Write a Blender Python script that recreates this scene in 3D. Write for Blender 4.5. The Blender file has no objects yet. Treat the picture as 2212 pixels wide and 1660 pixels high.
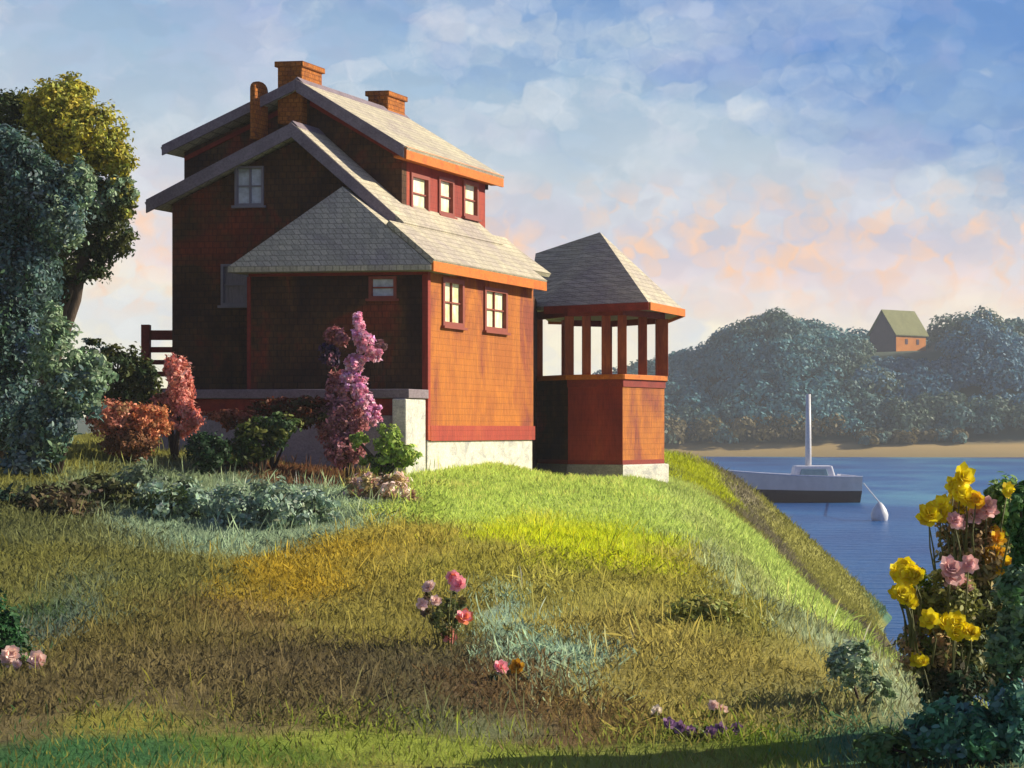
import bpy, bmesh, math, random
import numpy as np
from mathutils import Vector, noise as mnoise
R = math.radians
random.seed(7); rng = np.random.default_rng(11)
SC = bpy.context.scene
COL = SC.collection
CZ = 6.0                     # eye height above the water (water is z = 0)
F = 4000.0                   # focal length in units of a 2212 px wide picture

def lin(c):
    return tuple(((v/255)/12.92 if v/255 <= .04045 else ((v/255+.055)/1.055)**2.4) for v in c)
def at(px, py, Y):           # a sight line's point at distance Y
    return Vector(((px-1106)/F*Y, Y, CZ+(930-py)/F*Y))

# ------------------------------------------------------------------ camera, view
cam = bpy.data.cameras.new("camera"); camo = bpy.data.objects.new("camera", cam); COL.objects.link(camo)
camo.location = (0, 0, CZ); camo.rotation_euler = (R(90), 0, 0)
cam.sensor_width = 36; cam.lens = 36*F/2212; cam.shift_y = 100/2212; cam.clip_end = 9000; cam.clip_start = .1
SC.camera = camo
SC.view_settings.view_transform = 'Standard'; SC.view_settings.look = 'None'
SC.view_settings.exposure = .62; SC.view_settings.gamma = 1

# ------------------------------------------------------------------ node helpers
def new_mat(name):
    m = bpy.data.materials.new(name); m.use_nodes = True
    nt = m.node_tree; b = nt.nodes['Principled BSDF']
    return m, nt, b
def N(nt, t, **k):
    n = nt.nodes.new(t)
    for a, v in k.items():
        if a.startswith('i_'): n.inputs[a[2:]].default_value = v
        else: setattr(n, a, v)
    return n
def ramp(nt, stops, interp='LINEAR'):
    n = nt.nodes.new('ShaderNodeValToRGB'); cr = n.color_ramp; cr.interpolation = interp
    while len(cr.elements) < len(stops): cr.elements.new(.5)
    for e, (p, c) in zip(cr.elements, stops):
        e.position = p; e.color = (*c, 1) if len(c) == 3 else c
    return n
def mathn(nt, op, a, b=None, clamp=False):
    n = nt.nodes.new('ShaderNodeMath'); n.operation = op; n.use_clamp = clamp
    for i, v in enumerate((a, b)):
        if v is None: continue
        if isinstance(v, (int, float)): n.inputs[i].default_value = v
        else: nt.links.new(v, n.inputs[i])
    return n.outputs[0]
def mix(nt, fac, a, b, blend='MIX'):
    n = nt.nodes.new('ShaderNodeMix'); n.data_type = 'RGBA'; n.blend_type = blend
    for s, v in ((n.inputs[0], fac), (n.inputs[6], a), (n.inputs[7], b)):
        if isinstance(v, (int, float)): s.default_value = v
        elif isinstance(v, tuple): s.default_value = (*v, 1) if len(v) == 3 else v
        else: nt.links.new(v, s)
    return n.outputs[2]
def mapping(nt, vec, scale, rot=(0, 0, 0), loc=(0, 0, 0)):
    n = nt.nodes.new('ShaderNodeMapping'); nt.links.new(vec, n.inputs[0])
    n.inputs['Scale'].default_value = scale; n.inputs['Rotation'].default_value = rot; n.inputs['Location'].default_value = loc
    return n.outputs[0]
def noise(nt, vec, scale, detail=4, rough=.55, dist=0):
    n = nt.nodes.new('ShaderNodeTexNoise'); nt.links.new(vec, n.inputs['Vector'])
    n.inputs['Scale'].default_value = scale; n.inputs['Detail'].default_value = detail
    n.inputs['Roughness'].default_value = rough; n.inputs['Distortion'].default_value = dist
    return n

def mat_board(name, cols, rough=.75, scale=1.2, stretch=(1, 1, .35), board=None, bump=.35, spread=(.3, .7)):
    """weathered, brushy coat of several colours; board=(axis, width) adds courses"""
    m, nt, b = new_mat(name)
    tc = N(nt, 'ShaderNodeTexCoord').outputs['Object']
    v = mapping(nt, tc, stretch)
    n1 = noise(nt, v, scale, 6, .62, .6)
    k = len(cols)
    st = [(spread[0]+(spread[1]-spread[0])*i/max(1, k-1), c) for i, c in enumerate(cols)]
    col = ramp(nt, st); nt.links.new(n1.outputs[0], col.inputs[0]); c = col.outputs[0]
    n2 = noise(nt, mapping(nt, tc, (1, 1, .12) if stretch[2] < 1 else (1, 1, 1)), 22, 4, .7)
    r2 = ramp(nt, [(.3, (.72,)*3), (.7, (1.25,)*3)]); nt.links.new(n2.outputs[0], r2.inputs[0])
    c = mix(nt, 1., c, r2.outputs[0], 'MULTIPLY')
    h = n2.outputs[0]
    if board:
        ax, wd = board
        sep = N(nt, 'ShaderNodeSeparateXYZ'); nt.links.new(tc, sep.inputs[0])
        if ax == 'shingle':
            su = mathn(nt, 'ADD', sep.outputs[0], sep.outputs[1])
            cmb = N(nt, 'ShaderNodeCombineXYZ'); nt.links.new(su, cmb.inputs[0]); nt.links.new(sep.outputs[2], cmb.inputs[1])
            br = N(nt, 'ShaderNodeTexBrick'); nt.links.new(cmb.outputs[0], br.inputs['Vector'])
            br.inputs['Scale'].default_value = 1; br.inputs['Brick Width'].default_value = wd*1.1; br.inputs['Row Height'].default_value = wd
            br.inputs['Mortar Size'].default_value = .012; br.inputs['Mortar Smooth'].default_value = .4
            br.inputs['Color1'].default_value = (.86, .86, .86, 1); br.inputs['Color2'].default_value = (1.14, 1.14, 1.14, 1); br.inputs['Mortar'].default_value = (.6, .6, .6, 1)
            c = mix(nt, 1., c, br.outputs['Color'], 'MULTIPLY')
            h = mathn(nt, 'SUBTRACT', h, mathn(nt, 'MULTIPLY', br.outputs['Fac'], 1.5))
        else:
            cc = sep.outputs['XYZ'.index(ax)]
            w = mathn(nt, 'FRACT', mathn(nt, 'DIVIDE', cc, wd))
            g = ramp(nt, [(0, (.5,)*3), (.1, (1,)*3), (1, (1,)*3)]); nt.links.new(w, g.inputs[0])
            c = mix(nt, .6, c, mix(nt, 1., c, g.outputs[0], 'MULTIPLY'))
            h = mathn(nt, 'ADD', mathn(nt, 'MULTIPLY', w, -1.2), h)
    bm = N(nt, 'ShaderNodeBump'); bm.inputs['Strength'].default_value = bump; bm.inputs['Distance'].default_value = .03
    nt.links.new(h, bm.inputs['Height']); nt.links.new(bm.outputs[0], b.inputs['Normal'])
    nt.links.new(c, b.inputs['Base Color']); b.inputs['Roughness'].default_value = rough
    b.inputs['Specular IOR Level'].default_value = .3
    return m

def mat_leaf(name, rough=.6, trans=.25, gain=1., spec=.25):
    """leaf colour comes from the mesh's own colour attribute (species and clump)"""
    m, nt, b = new_mat(name)
    a = N(nt, 'ShaderNodeAttribute'); a.attribute_name = 'tint'
    tc = N(nt, 'ShaderNodeTexCoord').outputs['Object']
    n = noise(nt, tc, 9, 3, .6)
    r = ramp(nt, [(.25, (.72*gain,)*3), (.75, (1.25*gain,)*3)]); nt.links.new(n.outputs[0], r.inputs[0])
    c = mix(nt, 1., a.outputs['Color'], r.outputs[0], 'MULTIPLY')
    nt.links.new(c, b.inputs['Base Color']); b.inputs['Roughness'].default_value = rough
    b.inputs['Specular IOR Level'].default_value = spec
    if trans:
        out = nt.nodes['Material Output']
        tr = N(nt, 'ShaderNodeBsdfTranslucent'); nt.links.new(c, tr.inputs[0])
        ms = N(nt, 'ShaderNodeMixShader'); ms.inputs[0].default_value = trans
        nt.links.new(b.outputs[0], ms.inputs[1]); nt.links.new(tr.outputs[0], ms.inputs[2]); nt.links.new(ms.outputs[0], out.inputs[0])
    return m
def mat_flat(name, c, rough=.5, metal=0, var=.12, scale=6, spec=.4, coat=0):
    m, nt, b = new_mat(name)
    tc = N(nt, 'ShaderNodeTexCoord').outputs['Object']
    n = noise(nt, tc, scale, 5, .6)
    r = ramp(nt, [(.3, tuple(v*(1-var) for v in c)), (.7, tuple(min(1, v*(1+var)) for v in c))]); nt.links.new(n.outputs[0], r.inputs[0])
    nt.links.new(r.outputs[0], b.inputs['Base Color']); b.inputs['Roughness'].default_value = rough
    b.inputs['Metallic'].default_value = metal; b.inputs['Specular IOR Level'].default_value = spec
    b.inputs['Coat Weight'].default_value = coat
    return m

M = {}
M['shingle_shaded'] = mat_board('dark shingles with painted shade', [(.032, .012, .008), (.055, .022, .009), (.085, .038, .013), (.20, .036, .013)], .8, .55, (1, 1, .8), ('shingle', .15), .5, (.36, .66))  # dark shingles; part of the front's shade is put into this colour
M['clap_orange'] = mat_board('orange red stained boards', [(.21, .038, .012), (.32, .085, .006), (.41, .125, .004), (.33, .09, .004)], .7, .8, (1.2, .9, .35), ('Z', .15), .55, (.38, .62))
M['clap_red'] = mat_board('brick red painted boards', [(.20, .020, .012), (.30, .035, .018), (.36, .06, .02)], .7, .8, (1, 1, .4), ('Z', .14), .35)
M['trim_orange'] = mat_board('orange trim paint', [(.42, .09, .012), (.58, .16, .012), (.50, .13, .02)], .6, 2.5, (1, 1, 1), None, .2)
M['trim_red'] = mat_board('dark red trim paint', [(.17, .018, .012), (.27, .03, .016)], .65, 2.5, (1, 1, 1), None, .2)
M['roof'] = mat_board('pale weathered roof shingles', [(.37, .325, .30), (.47, .43, .33), (.56, .52, .37)], .8, .7, (1, 1, 1), ('shingle', .13), .25)
M['rake'] = mat_board('mauve grey barge boards', [(.16, .125, .15), (.24, .20, .23)], .7, 2, (1, 1, 1), None, .2)
M['brick'] = mat_board('orange chimney brick', [(.20, .055, .02), (.42, .14, .02), (.36, .10, .02)], .85, 3, (1, 1, 1), ('shingle', .11), .7)
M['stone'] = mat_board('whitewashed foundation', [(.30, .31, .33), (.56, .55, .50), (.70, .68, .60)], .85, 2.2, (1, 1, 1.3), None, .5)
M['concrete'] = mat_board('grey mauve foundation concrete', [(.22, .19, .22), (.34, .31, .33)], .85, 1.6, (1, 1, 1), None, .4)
M['frame'] = mat_flat('window frame paint', (.24, .05, .03), .55)
M['frame_grey'] = mat_flat('grey window frame', (.22, .20, .24), .55)
M['pane_sky'] = mat_flat('window glass reflecting sky', (.42, .46, .52), .18, 0, .35, 5, .6, .5)
M['pane_cream'] = mat_board('pane with painted cream glow', [(.50, .55, .18), (.80, .78, .52), (.84, .84, .72)], .35, 2.4, (1, 1, .6), None, .15)  # opaque pane; the bright window light is put into its cream colour
M['pane_grey'] = mat_board('closed grey shutter', [(.20, .17, .20), (.27, .24, .27)], .5, 3, (1, 1, .6), None, .15)
M['post'] = mat_board('red brown porch posts', [(.20, .03, .015), (.40, .09, .02)], .65, 2.2, (1, 1, .5), None, .2)
M['leaf'] = mat_leaf('leaves')
M['grass'] = mat_leaf('grass blades', .8, .42, 1., .1)
_nt = M['grass'].node_tree; _g = _nt.nodes.new('ShaderNodeNewGeometry'); _v = _nt.nodes.new('ShaderNodeVectorMath'); _v.operation = 'MULTIPLY_ADD'
_nt.links.new(_g.outputs['Normal'], _v.inputs[0]); _v.inputs[1].default_value = (.5, .5, .5); _v.inputs[2].default_value = (.1, -.1, .9)
_n = _nt.nodes.new('ShaderNodeVectorMath'); _n.operation = 'NORMALIZE'; _nt.links.new(_v.outputs[0], _n.inputs[0]); _nt.links.new(_n.outputs[0], _nt.nodes['Principled BSDF'].inputs['Normal'])
M['petal'] = mat_leaf('petals', .6, .3, 1.0, .2)
M['bark'] = mat_board('grey brown bark', [(.05, .035, .028), (.11, .08, .06)], .9, 4, (1, 1, .3), None, .8)

# ------------------------------------------------------------------ mesh helpers
def tag(o, label=None, cat=None, group=None, kind=None):
    for k, v in (('label', label), ('category', cat), ('group', group), ('kind', kind)):
        if v: o[k] = v
    return o
def empty(name, loc, label, cat, group=None):
    o = bpy.data.objects.new(name, None); COL.objects.link(o); o.location = loc; o.empty_display_size = .3
    return tag(o, label, cat, group)
class MB:
    def __init__(s): s.v = []; s.f = []; s.mi = []
    def add(s, vs, fs, mi=0):
        n = len(s.v); s.v += [tuple(p) for p in vs]; s.f += [tuple(i+n for i in f) for f in fs]; s.mi += [mi]*len(fs)
    def hull8(s, p, mi=0):      # p: 4 bottom (ccw), 4 top
        s.add(p, [(3, 2, 1, 0), (4, 5, 6, 7), (0, 1, 5, 4), (1, 2, 6, 5), (2, 3, 7, 6), (3, 0, 4, 7)], mi)
    def prism(s, poly, off, mi=0):
        n = len(poly); off = Vector(off); a = [Vector(p) for p in poly]; b = [p+off for p in a]
        s.add(a+b, [tuple(range(n))[::-1], tuple(range(n, 2*n))]+[(i, (i+1) % n, (i+1) % n+n, i+n) for i in range(n)], mi)
    def tube(s, pts, rad, n=8, mi=0, cap=True):
        pts = [Vector(p) for p in pts]
        if not isinstance(rad, (list, tuple)): rad = [rad]*len(pts)
        vs = []; fs = []
        for i, p in enumerate(pts):
            d = (pts[min(i+1, len(pts)-1)]-pts[max(i-1, 0)]).normalized()
            a = d.cross(Vector((0, 0, 1)) if abs(d.z) < .9 else Vector((1, 0, 0))).normalized(); b = d.cross(a)
            for k in range(n):
                t = 2*math.pi*k/n; vs.append(p+(a*math.cos(t)+b*math.sin(t))*rad[i])
        for i in range(len(pts)-1):
            for k in range(n):
                fs.append((i*n+k, i*n+(k+1) % n, (i+1)*n+(k+1) % n, (i+1)*n+k))
        if cap: fs += [tuple(range(n))[::-1], tuple(range((len(pts)-1)*n, len(pts)*n))]
        s.add(vs, fs, mi)
    def build(s, name, mats, parent=None, root=None, smooth=False, bevel=0, weld=True):
        """vertices are given in world space; stored relative to the thing's base"""
        if not isinstance(mats, (list, tuple)): mats = [mats]
        org = Vector(root.location) if root is not None else Vector((0, 0, 0))
        me = bpy.data.meshes.new(name)
        me.from_pydata([tuple(Vector(p)-org) for p in s.v], [], s.f)
        for mm in mats: me.materials.append(mm)
        for p, mi in zip(me.polygons, s.mi): p.material_index = mi; p.use_smooth = smooth
        b = bmesh.new(); b.from_mesh(me); bmesh.ops.recalc_face_normals(b, faces=b.faces); b.to_mesh(me); b.free()
        o = bpy.data.objects.new(name, me); COL.objects.link(o)
        if parent is not None: o.parent = parent
        if bevel:
            md = o.modifiers.new('bevel', 'BEVEL'); md.width = bevel; md.segments = 2; md.limit_method = 'ANGLE'
        return o
def cut(o, cutter_mb):
    """apply openings for windows to a wall"""
    me = bpy.data.meshes.new('tmp'); me.from_pydata(cutter_mb.v, [], cutter_mb.f)
    b = bmesh.new(); b.from_mesh(me); bmesh.ops.recalc_face_normals(b, faces=b.faces); b.to_mesh(me); b.free()
    c = bpy.data.objects.new('tmp', me); COL.objects.link(c)
    par = o.parent; org = par.location if par is not None else Vector((0, 0, 0))
    p = par
    while p is not None and p.parent is not None: p = p.parent
    org = Vector(p.location) if p is not None else Vector((0, 0, 0))
    c.location = -org
    o.parent = None
    md = o.modifiers.new('b', 'BOOLEAN'); md.operation = 'DIFFERENCE'; md.object = c; md.solver = 'EXACT'
    bpy.context.view_layer.update()
    dg = bpy.context.evaluated_depsgraph_get()
    nm = bpy.data.meshes.new_from_object(o.evaluated_get(dg))
    old = o.data; o.modifiers.clear(); o.data = nm; nm.name = old.name+'_cut'
    bpy.data.objects.remove(c); o.parent = par
    return o

def quads_obj(name, cen, ax, bx, cols, mat, parent=None, root=None, bend=.0, tip=1.0):
    """n leaves: centre, half axes (length, width), colour; one mesh"""
    org = np.array(root.location) if root is not None else np.zeros(3)
    n = len(cen); cen = cen-org
    nrm = np.cross(ax, bx); nn = np.linalg.norm(nrm, axis=1, keepdims=True)+1e-9
    nrm = nrm/nn*np.linalg.norm(ax, axis=1, keepdims=True)*bend
    v = np.empty((n, 6, 3), np.float32)
    v[:, 0] = cen-ax; v[:, 1] = cen+bx*.9-ax*.3+nrm*.5; v[:, 2] = cen+bx*.8*tip+ax*.45+nrm*.5
    v[:, 3] = cen+ax; v[:, 4] = cen-bx*.8*tip+ax*.45+nrm*.5; v[:, 5] = cen-bx*.9-ax*.3+nrm*.5
    me = bpy.data.meshes.new(name)
    me.vertices.add(n*6); me.vertices.foreach_set('co', v.reshape(-1))
    me.loops.add(n*6); me.loops.foreach_set('vertex_index', np.arange(n*6, dtype=np.int32))
    me.polygons.add(n); me.polygons.foreach_set('loop_start', np.arange(0, n*6, 6, dtype=np.int32))
    me.update(calc_edges=True)
    at_ = me.color_attributes.new('tint', 'FLOAT_COLOR', 'POINT')
    c4 = np.ones((n, 6, 4), np.float32); c4[:, :, :3] = cols[:, None, :]
    at_.data.foreach_set('color', c4.reshape(-1))
    me.materials.append(mat); me.validate()
    o = bpy.data.objects.new(name, me); COL.objects.link(o)
    if parent is not None: o.parent = parent
    return o
def rand_unit(n):
    v = rng.normal(size=(n, 3)); return v/np.linalg.norm(v, axis=1, keepdims=True)
def palette(cols, n, idx=None, jit=.16, gain=1.):
    cols = np.array([lin(c) for c in cols])*gain
    if idx is None: idx = rng.integers(0, len(cols), n)
    c = cols[idx]; return np.clip(c*(1+rng.normal(size=(n, 1))*jit)*(1+rng.normal(size=(n, 3))*jit*.35), .002, .9)
AMB = 1.35    # converts a colour seen in daylight to the leaf's own colour
def blob_leaves(blobs, size, per, squash=1.0, jit=.16, droop=0.):
    """blobs: (centre, (rx,ry,rz), colours) -> leaf arrays; leaves fill the volume, thicker to the rim, in small clumps"""
    C, A, B, K = [], [], [], []
    for (c, r, cols, *opt) in blobs:
        w = opt[0] if opt else 1
        n = min(40000, int(per/75*w*(r[0]*r[2]+r[0]*r[1]+r[1]*r[2])/3/size**2)+30)
        ncl = max(8, n//26)
        d = rand_unit(ncl); rad = rng.uniform(.25, 1, (ncl, 1))**.42
        bump = np.array([1+.28*mnoise.noise(Vector(q)*2.1+Vector(c)) for q in d])[:, None]
        cc = d*rad*bump
        ci = rng.integers(0, len(cols), ncl)
        k = rng.integers(0, ncl, n)
        off = rng.normal(size=(n, 3))*.115
        q = (cc[k]+off)
        cen = q*np.array(r)+np.array(c)
        out = q/(np.linalg.norm(q, axis=1, keepdims=True)+1e-6)
        nr = out*.7+rand_unit(n)*.75+np.array([0, 0, .25]); nr /= np.linalg.norm(nr, axis=1, keepdims=True)
        t = np.cross(nr, rand_unit(n)); t /= np.linalg.norm(t, axis=1, keepdims=True)+1e-6
        if droop: t = t+np.array([0, 0, -droop]); t /= np.linalg.norm(t, axis=1, keepdims=True)
        b = np.cross(nr, t)
        s = size*rng.uniform(.6, 1.4, (n, 1))
        C.append(cen); A.append(t*s); B.append(b*s*.5)
        K.append(palette(cols, n, ci[k], jit, AMB))
    return np.vstack(C), np.vstack(A), np.vstack(B), np.vstack(K)

# ------------------------------------------------------------------ ground
def sstep(a, b, x):
    t = np.clip((x-a)/(b-a), 0, 1); return t*t*(3-2*t)
YK = np.array([-40, 0, 8, 12, 16, 20, 26, 34, 41, 46, 52, 60, 75, 110, 140.])
ZK = np.array([-2.5, -2.2, -2.2, -2.2, -2.12, -1.97, -1.70, -1.32, -1.02, -1.0, -1.0, -.6, -1.5, -6, -8.5])
XE_Y = np.array([-40, 0, 10, 16, 22, 30, 38, 45, 52, 60, 110])
XE_X = np.array([9, 7, 4.0, 2.5, 1.9, 2.0, 2.3, 3.0, 4.1, 4.8, 3])
def gh(x, y):
    x = np.asarray(x, float); y = np.asarray(y, float)
    b = np.interp(y, YK, ZK)
    d = np.maximum(0, x-np.interp(y, XE_Y, XE_X))
    b = b - np.where(d < 3, .15*d*d, .15*9+.9*(d-3))
    b = b - .5*sstep(-.6, 1.6, x)*sstep(38, 48, y)*(1-sstep(55, 60, y))      # falls a little towards the corner porch
    b = b + .55*sstep(-3.5, -9, x)*sstep(20, 36, y)             # higher behind the shrubs on the left
    b = b + .07*np.sin(x*.9+y*.31)+.06*np.sin(x*.37-y*.7+1)*1.0
    return np.maximum(b, -9)+CZ
def ghf(x, y): return float(gh(x, y))
def ground_hit(px, py):
    lo = None
    for Y in np.arange(9, 80, .1):
        p = at(px, py, Y)
        if p.z <= ghf(p.x, Y): return p
    return at(px, py, 80)

# planting: (pixel centre, half width px, half height px, tilt, colour, weight)
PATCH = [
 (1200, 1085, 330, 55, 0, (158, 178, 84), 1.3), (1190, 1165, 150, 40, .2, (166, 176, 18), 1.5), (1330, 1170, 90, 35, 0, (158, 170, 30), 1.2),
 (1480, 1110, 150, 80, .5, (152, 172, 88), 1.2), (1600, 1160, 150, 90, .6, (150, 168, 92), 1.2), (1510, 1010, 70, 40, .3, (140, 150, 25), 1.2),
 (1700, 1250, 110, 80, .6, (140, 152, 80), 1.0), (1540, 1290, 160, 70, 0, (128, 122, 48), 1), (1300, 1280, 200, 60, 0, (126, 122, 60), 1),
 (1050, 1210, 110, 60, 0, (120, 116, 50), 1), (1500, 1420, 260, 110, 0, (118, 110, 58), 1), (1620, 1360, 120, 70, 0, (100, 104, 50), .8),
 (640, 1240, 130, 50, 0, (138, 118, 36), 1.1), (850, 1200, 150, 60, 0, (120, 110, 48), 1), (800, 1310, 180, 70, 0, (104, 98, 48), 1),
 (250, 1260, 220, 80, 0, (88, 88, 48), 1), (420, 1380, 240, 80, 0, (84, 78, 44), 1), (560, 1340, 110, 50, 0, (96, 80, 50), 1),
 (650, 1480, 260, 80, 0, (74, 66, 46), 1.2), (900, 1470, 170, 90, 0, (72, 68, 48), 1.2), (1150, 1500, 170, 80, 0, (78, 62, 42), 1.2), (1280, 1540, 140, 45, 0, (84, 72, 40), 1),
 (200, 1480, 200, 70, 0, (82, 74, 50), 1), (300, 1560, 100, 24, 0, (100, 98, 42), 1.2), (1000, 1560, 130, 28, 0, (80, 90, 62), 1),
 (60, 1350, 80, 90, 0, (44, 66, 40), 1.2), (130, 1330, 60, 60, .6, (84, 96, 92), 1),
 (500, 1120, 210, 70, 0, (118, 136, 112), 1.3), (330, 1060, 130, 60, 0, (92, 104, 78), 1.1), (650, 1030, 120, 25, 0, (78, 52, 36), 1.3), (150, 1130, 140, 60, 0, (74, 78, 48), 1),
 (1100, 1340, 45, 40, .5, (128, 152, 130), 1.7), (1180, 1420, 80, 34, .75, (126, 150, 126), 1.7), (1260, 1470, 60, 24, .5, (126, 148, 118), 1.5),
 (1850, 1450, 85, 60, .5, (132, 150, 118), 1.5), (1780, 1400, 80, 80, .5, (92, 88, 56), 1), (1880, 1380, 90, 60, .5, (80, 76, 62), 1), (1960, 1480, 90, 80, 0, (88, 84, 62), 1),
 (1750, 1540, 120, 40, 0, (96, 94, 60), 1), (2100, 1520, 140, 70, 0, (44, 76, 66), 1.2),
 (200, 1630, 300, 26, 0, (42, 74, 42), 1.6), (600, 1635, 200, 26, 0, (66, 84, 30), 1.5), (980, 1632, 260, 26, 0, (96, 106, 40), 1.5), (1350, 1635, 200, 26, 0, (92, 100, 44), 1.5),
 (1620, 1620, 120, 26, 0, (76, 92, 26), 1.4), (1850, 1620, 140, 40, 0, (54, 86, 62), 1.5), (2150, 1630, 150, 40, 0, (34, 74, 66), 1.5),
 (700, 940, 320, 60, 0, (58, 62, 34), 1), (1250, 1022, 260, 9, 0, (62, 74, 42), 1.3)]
PL = []
for (px, py, hw, hh, tl, c, w) in PATCH:
    p = ground_hit(px, py); q = ground_hit(px, max(py-hh, 1010)); q2 = ground_hit(px, min(py+hh, 1657))
    ry = max(.25, abs(q.y-q2.y)/2); rx = hw/F*p.y
    sl = -math.tan(tl)*ry/max(rx, .1) if tl else 0          # a streak running down to the right comes nearer as it goes right
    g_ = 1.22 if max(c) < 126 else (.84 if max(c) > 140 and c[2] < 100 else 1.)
    PL.append((p.x, (q.y+q2.y)/2, rx, ry, sl, tuple(v*g_ for v in lin(c)), w))
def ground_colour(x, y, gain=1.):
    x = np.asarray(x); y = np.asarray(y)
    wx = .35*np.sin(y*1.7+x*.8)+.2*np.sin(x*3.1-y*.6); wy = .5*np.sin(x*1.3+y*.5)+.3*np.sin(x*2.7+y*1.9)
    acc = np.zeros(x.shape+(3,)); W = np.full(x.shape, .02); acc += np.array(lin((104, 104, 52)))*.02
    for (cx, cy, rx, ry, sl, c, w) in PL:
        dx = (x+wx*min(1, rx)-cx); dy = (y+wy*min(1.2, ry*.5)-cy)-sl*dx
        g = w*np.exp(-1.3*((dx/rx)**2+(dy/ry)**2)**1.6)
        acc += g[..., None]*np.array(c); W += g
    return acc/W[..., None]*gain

def sheet(name, xs, ys, zf, colf, mat, kind='structure', label=None):
    X, Y = np.meshgrid(xs, ys); Z = zf(X, Y)
    me = bpy.data.meshes.new(name); n, m_ = X.shape
    v = np.stack([X, Y, Z], -1).reshape(-1, 3).astype(np.float32)
    i = np.arange(n*m_).reshape(n, m_); q = np.stack([i[:-1, :-1], i[:-1, 1:], i[1:, 1:], i[1:, :-1]], -1).reshape(-1)
    me.vertices.add(len(v)); me.vertices.foreach_set('co', v.reshape(-1))
    me.loops.add(len(q)); me.loops.foreach_set('vertex_index', q.astype(np.int32))
    me.polygons.add(len(q)//4); me.polygons.foreach_set('loop_start', np.arange(0, len(q), 4, dtype=np.int32))
    me.update(calc_edges=True); me.polygons.foreach_set('use_smooth', np.ones(len(q)//4, bool))
    if colf:
        a = me.color_attributes.new('tint', 'FLOAT_COLOR', 'POINT'); c4 = np.ones((len(v), 4), np.float32)
        c4[:, :3] = colf(X, Y).reshape(-1, 3); a.data.foreach_set('color', c4.reshape(-1))
    me.materials.append(mat); o = bpy.data.objects.new(name, me); COL.objects.link(o)
    tag(o, label, None, None, kind); return o

m, nt, b = new_mat('hillside turf')
a = N(nt, 'ShaderNodeAttribute'); a.attribute_name = 'tint'
tc = N(nt, 'ShaderNodeTexCoord').outputs['Object']
n1 = noise(nt, mapping(nt, tc, (1, .5, 1)), 3.5, 8, .7, .8); r1 = ramp(nt, [(.3, (.6,)*3), (.7, (1.3,)*3)]); nt.links.new(n1.outputs[0], r1.inputs[0])
n2 = noise(nt, tc, 28, 4, .7)
nt.links.new(mix(nt, 1., a.outputs['Color'], r1.outputs[0], 'MULTIPLY'), b.inputs['Base Color'])
bm_ = N(nt, 'ShaderNodeBump'); bm_.inputs['Strength'].default_value = .6; bm_.inputs['Distance'].default_value = .05
nt.links.new(n2.outputs[0], bm_.inputs['Height']); nt.links.new(bm_.outputs[0], b.inputs['Normal'])
b.inputs['Roughness'].default_value = .9; b.inputs['Specular IOR Level'].default_value = .1
M['turf'] = m
GA = 1.75
xs = np.concatenate([np.linspace(-120, -16, 26), np.linspace(-15.6, 14, 190), np.linspace(14.5, 40, 30)])
ys = np.concatenate([np.linspace(-40, 8, 20), np.linspace(8.3, 62, 300), np.linspace(63, 140, 50)])
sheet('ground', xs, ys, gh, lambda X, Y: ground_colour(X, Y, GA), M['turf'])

# ------------------------------------------------------------------ water
m, nt, b = new_mat('harbour water')
tc = N(nt, 'ShaderNodeTexCoord').outputs['Object']
n0 = noise(nt, mapping(nt, tc, (.035, .02, 1)), 1, 5, .6, .5)
rr = ramp(nt, [(.32, lin((16, 58, 122))), (.5, lin((34, 88, 146))), (.68, lin((80, 140, 168)))]); nt.links.new(n0.outputs[0], rr.inputs[0])
nt.links.new(rr.outputs[0], b.inputs['Base Color']); b.inputs['Roughness'].default_value = .3; b.inputs['Specular IOR Level'].default_value = .16
w1 = noise(nt, mapping(nt, tc, (.35, .9, 1)), 1, 4, .6); w2 = noise(nt, mapping(nt, tc, (1.6, 3.4, 1)), 1, 3, .5)
bm_ = N(nt, 'ShaderNodeBump'); bm_.inputs['Strength'].default_value = .55; bm_.inputs['Distance'].default_value = .5
nt.links.new(mathn(nt, 'ADD', w1.outputs[0], mathn(nt, 'MULTIPLY', w2.outputs[0], .4)), bm_.inputs['Height']); nt.links.new(bm_.outputs[0], b.inputs['Normal'])
M['water'] = m
sheet('water', np.linspace(-900, 900, 7), np.linspace(-100, 615, 7), lambda X, Y: X*0, None, m)

# ------------------------------------------------------------------ far shore
HX = np.array([-2000, -400, -60, 0, 20, 39, 50, 59, 70, 79, 89, 100, 110, 114, 120, 133, 160, 400, 2000.])
HZ = np.array([4, 5, 6, 8, 11, 16, 18.5, 25.5, 30, 27, 23, 22.8, 23.2, 26, 31, 27, 28, 26, 20.])-2
def fh(x, y):
    top = np.interp(x, HX, HZ)
    s0 = 416+6*np.sin(x*.045)
    r = sstep(0, 1, (y-s0-10)/70)
    beach = np.clip((y-s0)/14, -1, 1)*2.2
    fall = sstep(700, 1000, y)
    return beach+(top+3.0)*r*(1-fall*.8)+.8*np.sin(x*.11+y*.07)*r
m, nt, b = new_mat('far hill')
tc = N(nt, 'ShaderNodeTexCoord').outputs['Object']; sp = N(nt, 'ShaderNodeSeparateXYZ'); nt.links.new(tc, sp.inputs[0])
n1 = noise(nt, tc, .12, 5, .6)
g = mathn(nt, 'ADD', mathn(nt, 'MULTIPLY', mathn(nt, 'SUBTRACT', n1.outputs[0], .5), 1.2), sp.outputs[2])
rr = ramp(nt, [(0, lin((130, 112, 66))), (.36, lin((166, 140, 84))), (.46, lin((100, 88, 54))), (.6, lin((60, 76, 58)))])
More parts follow.
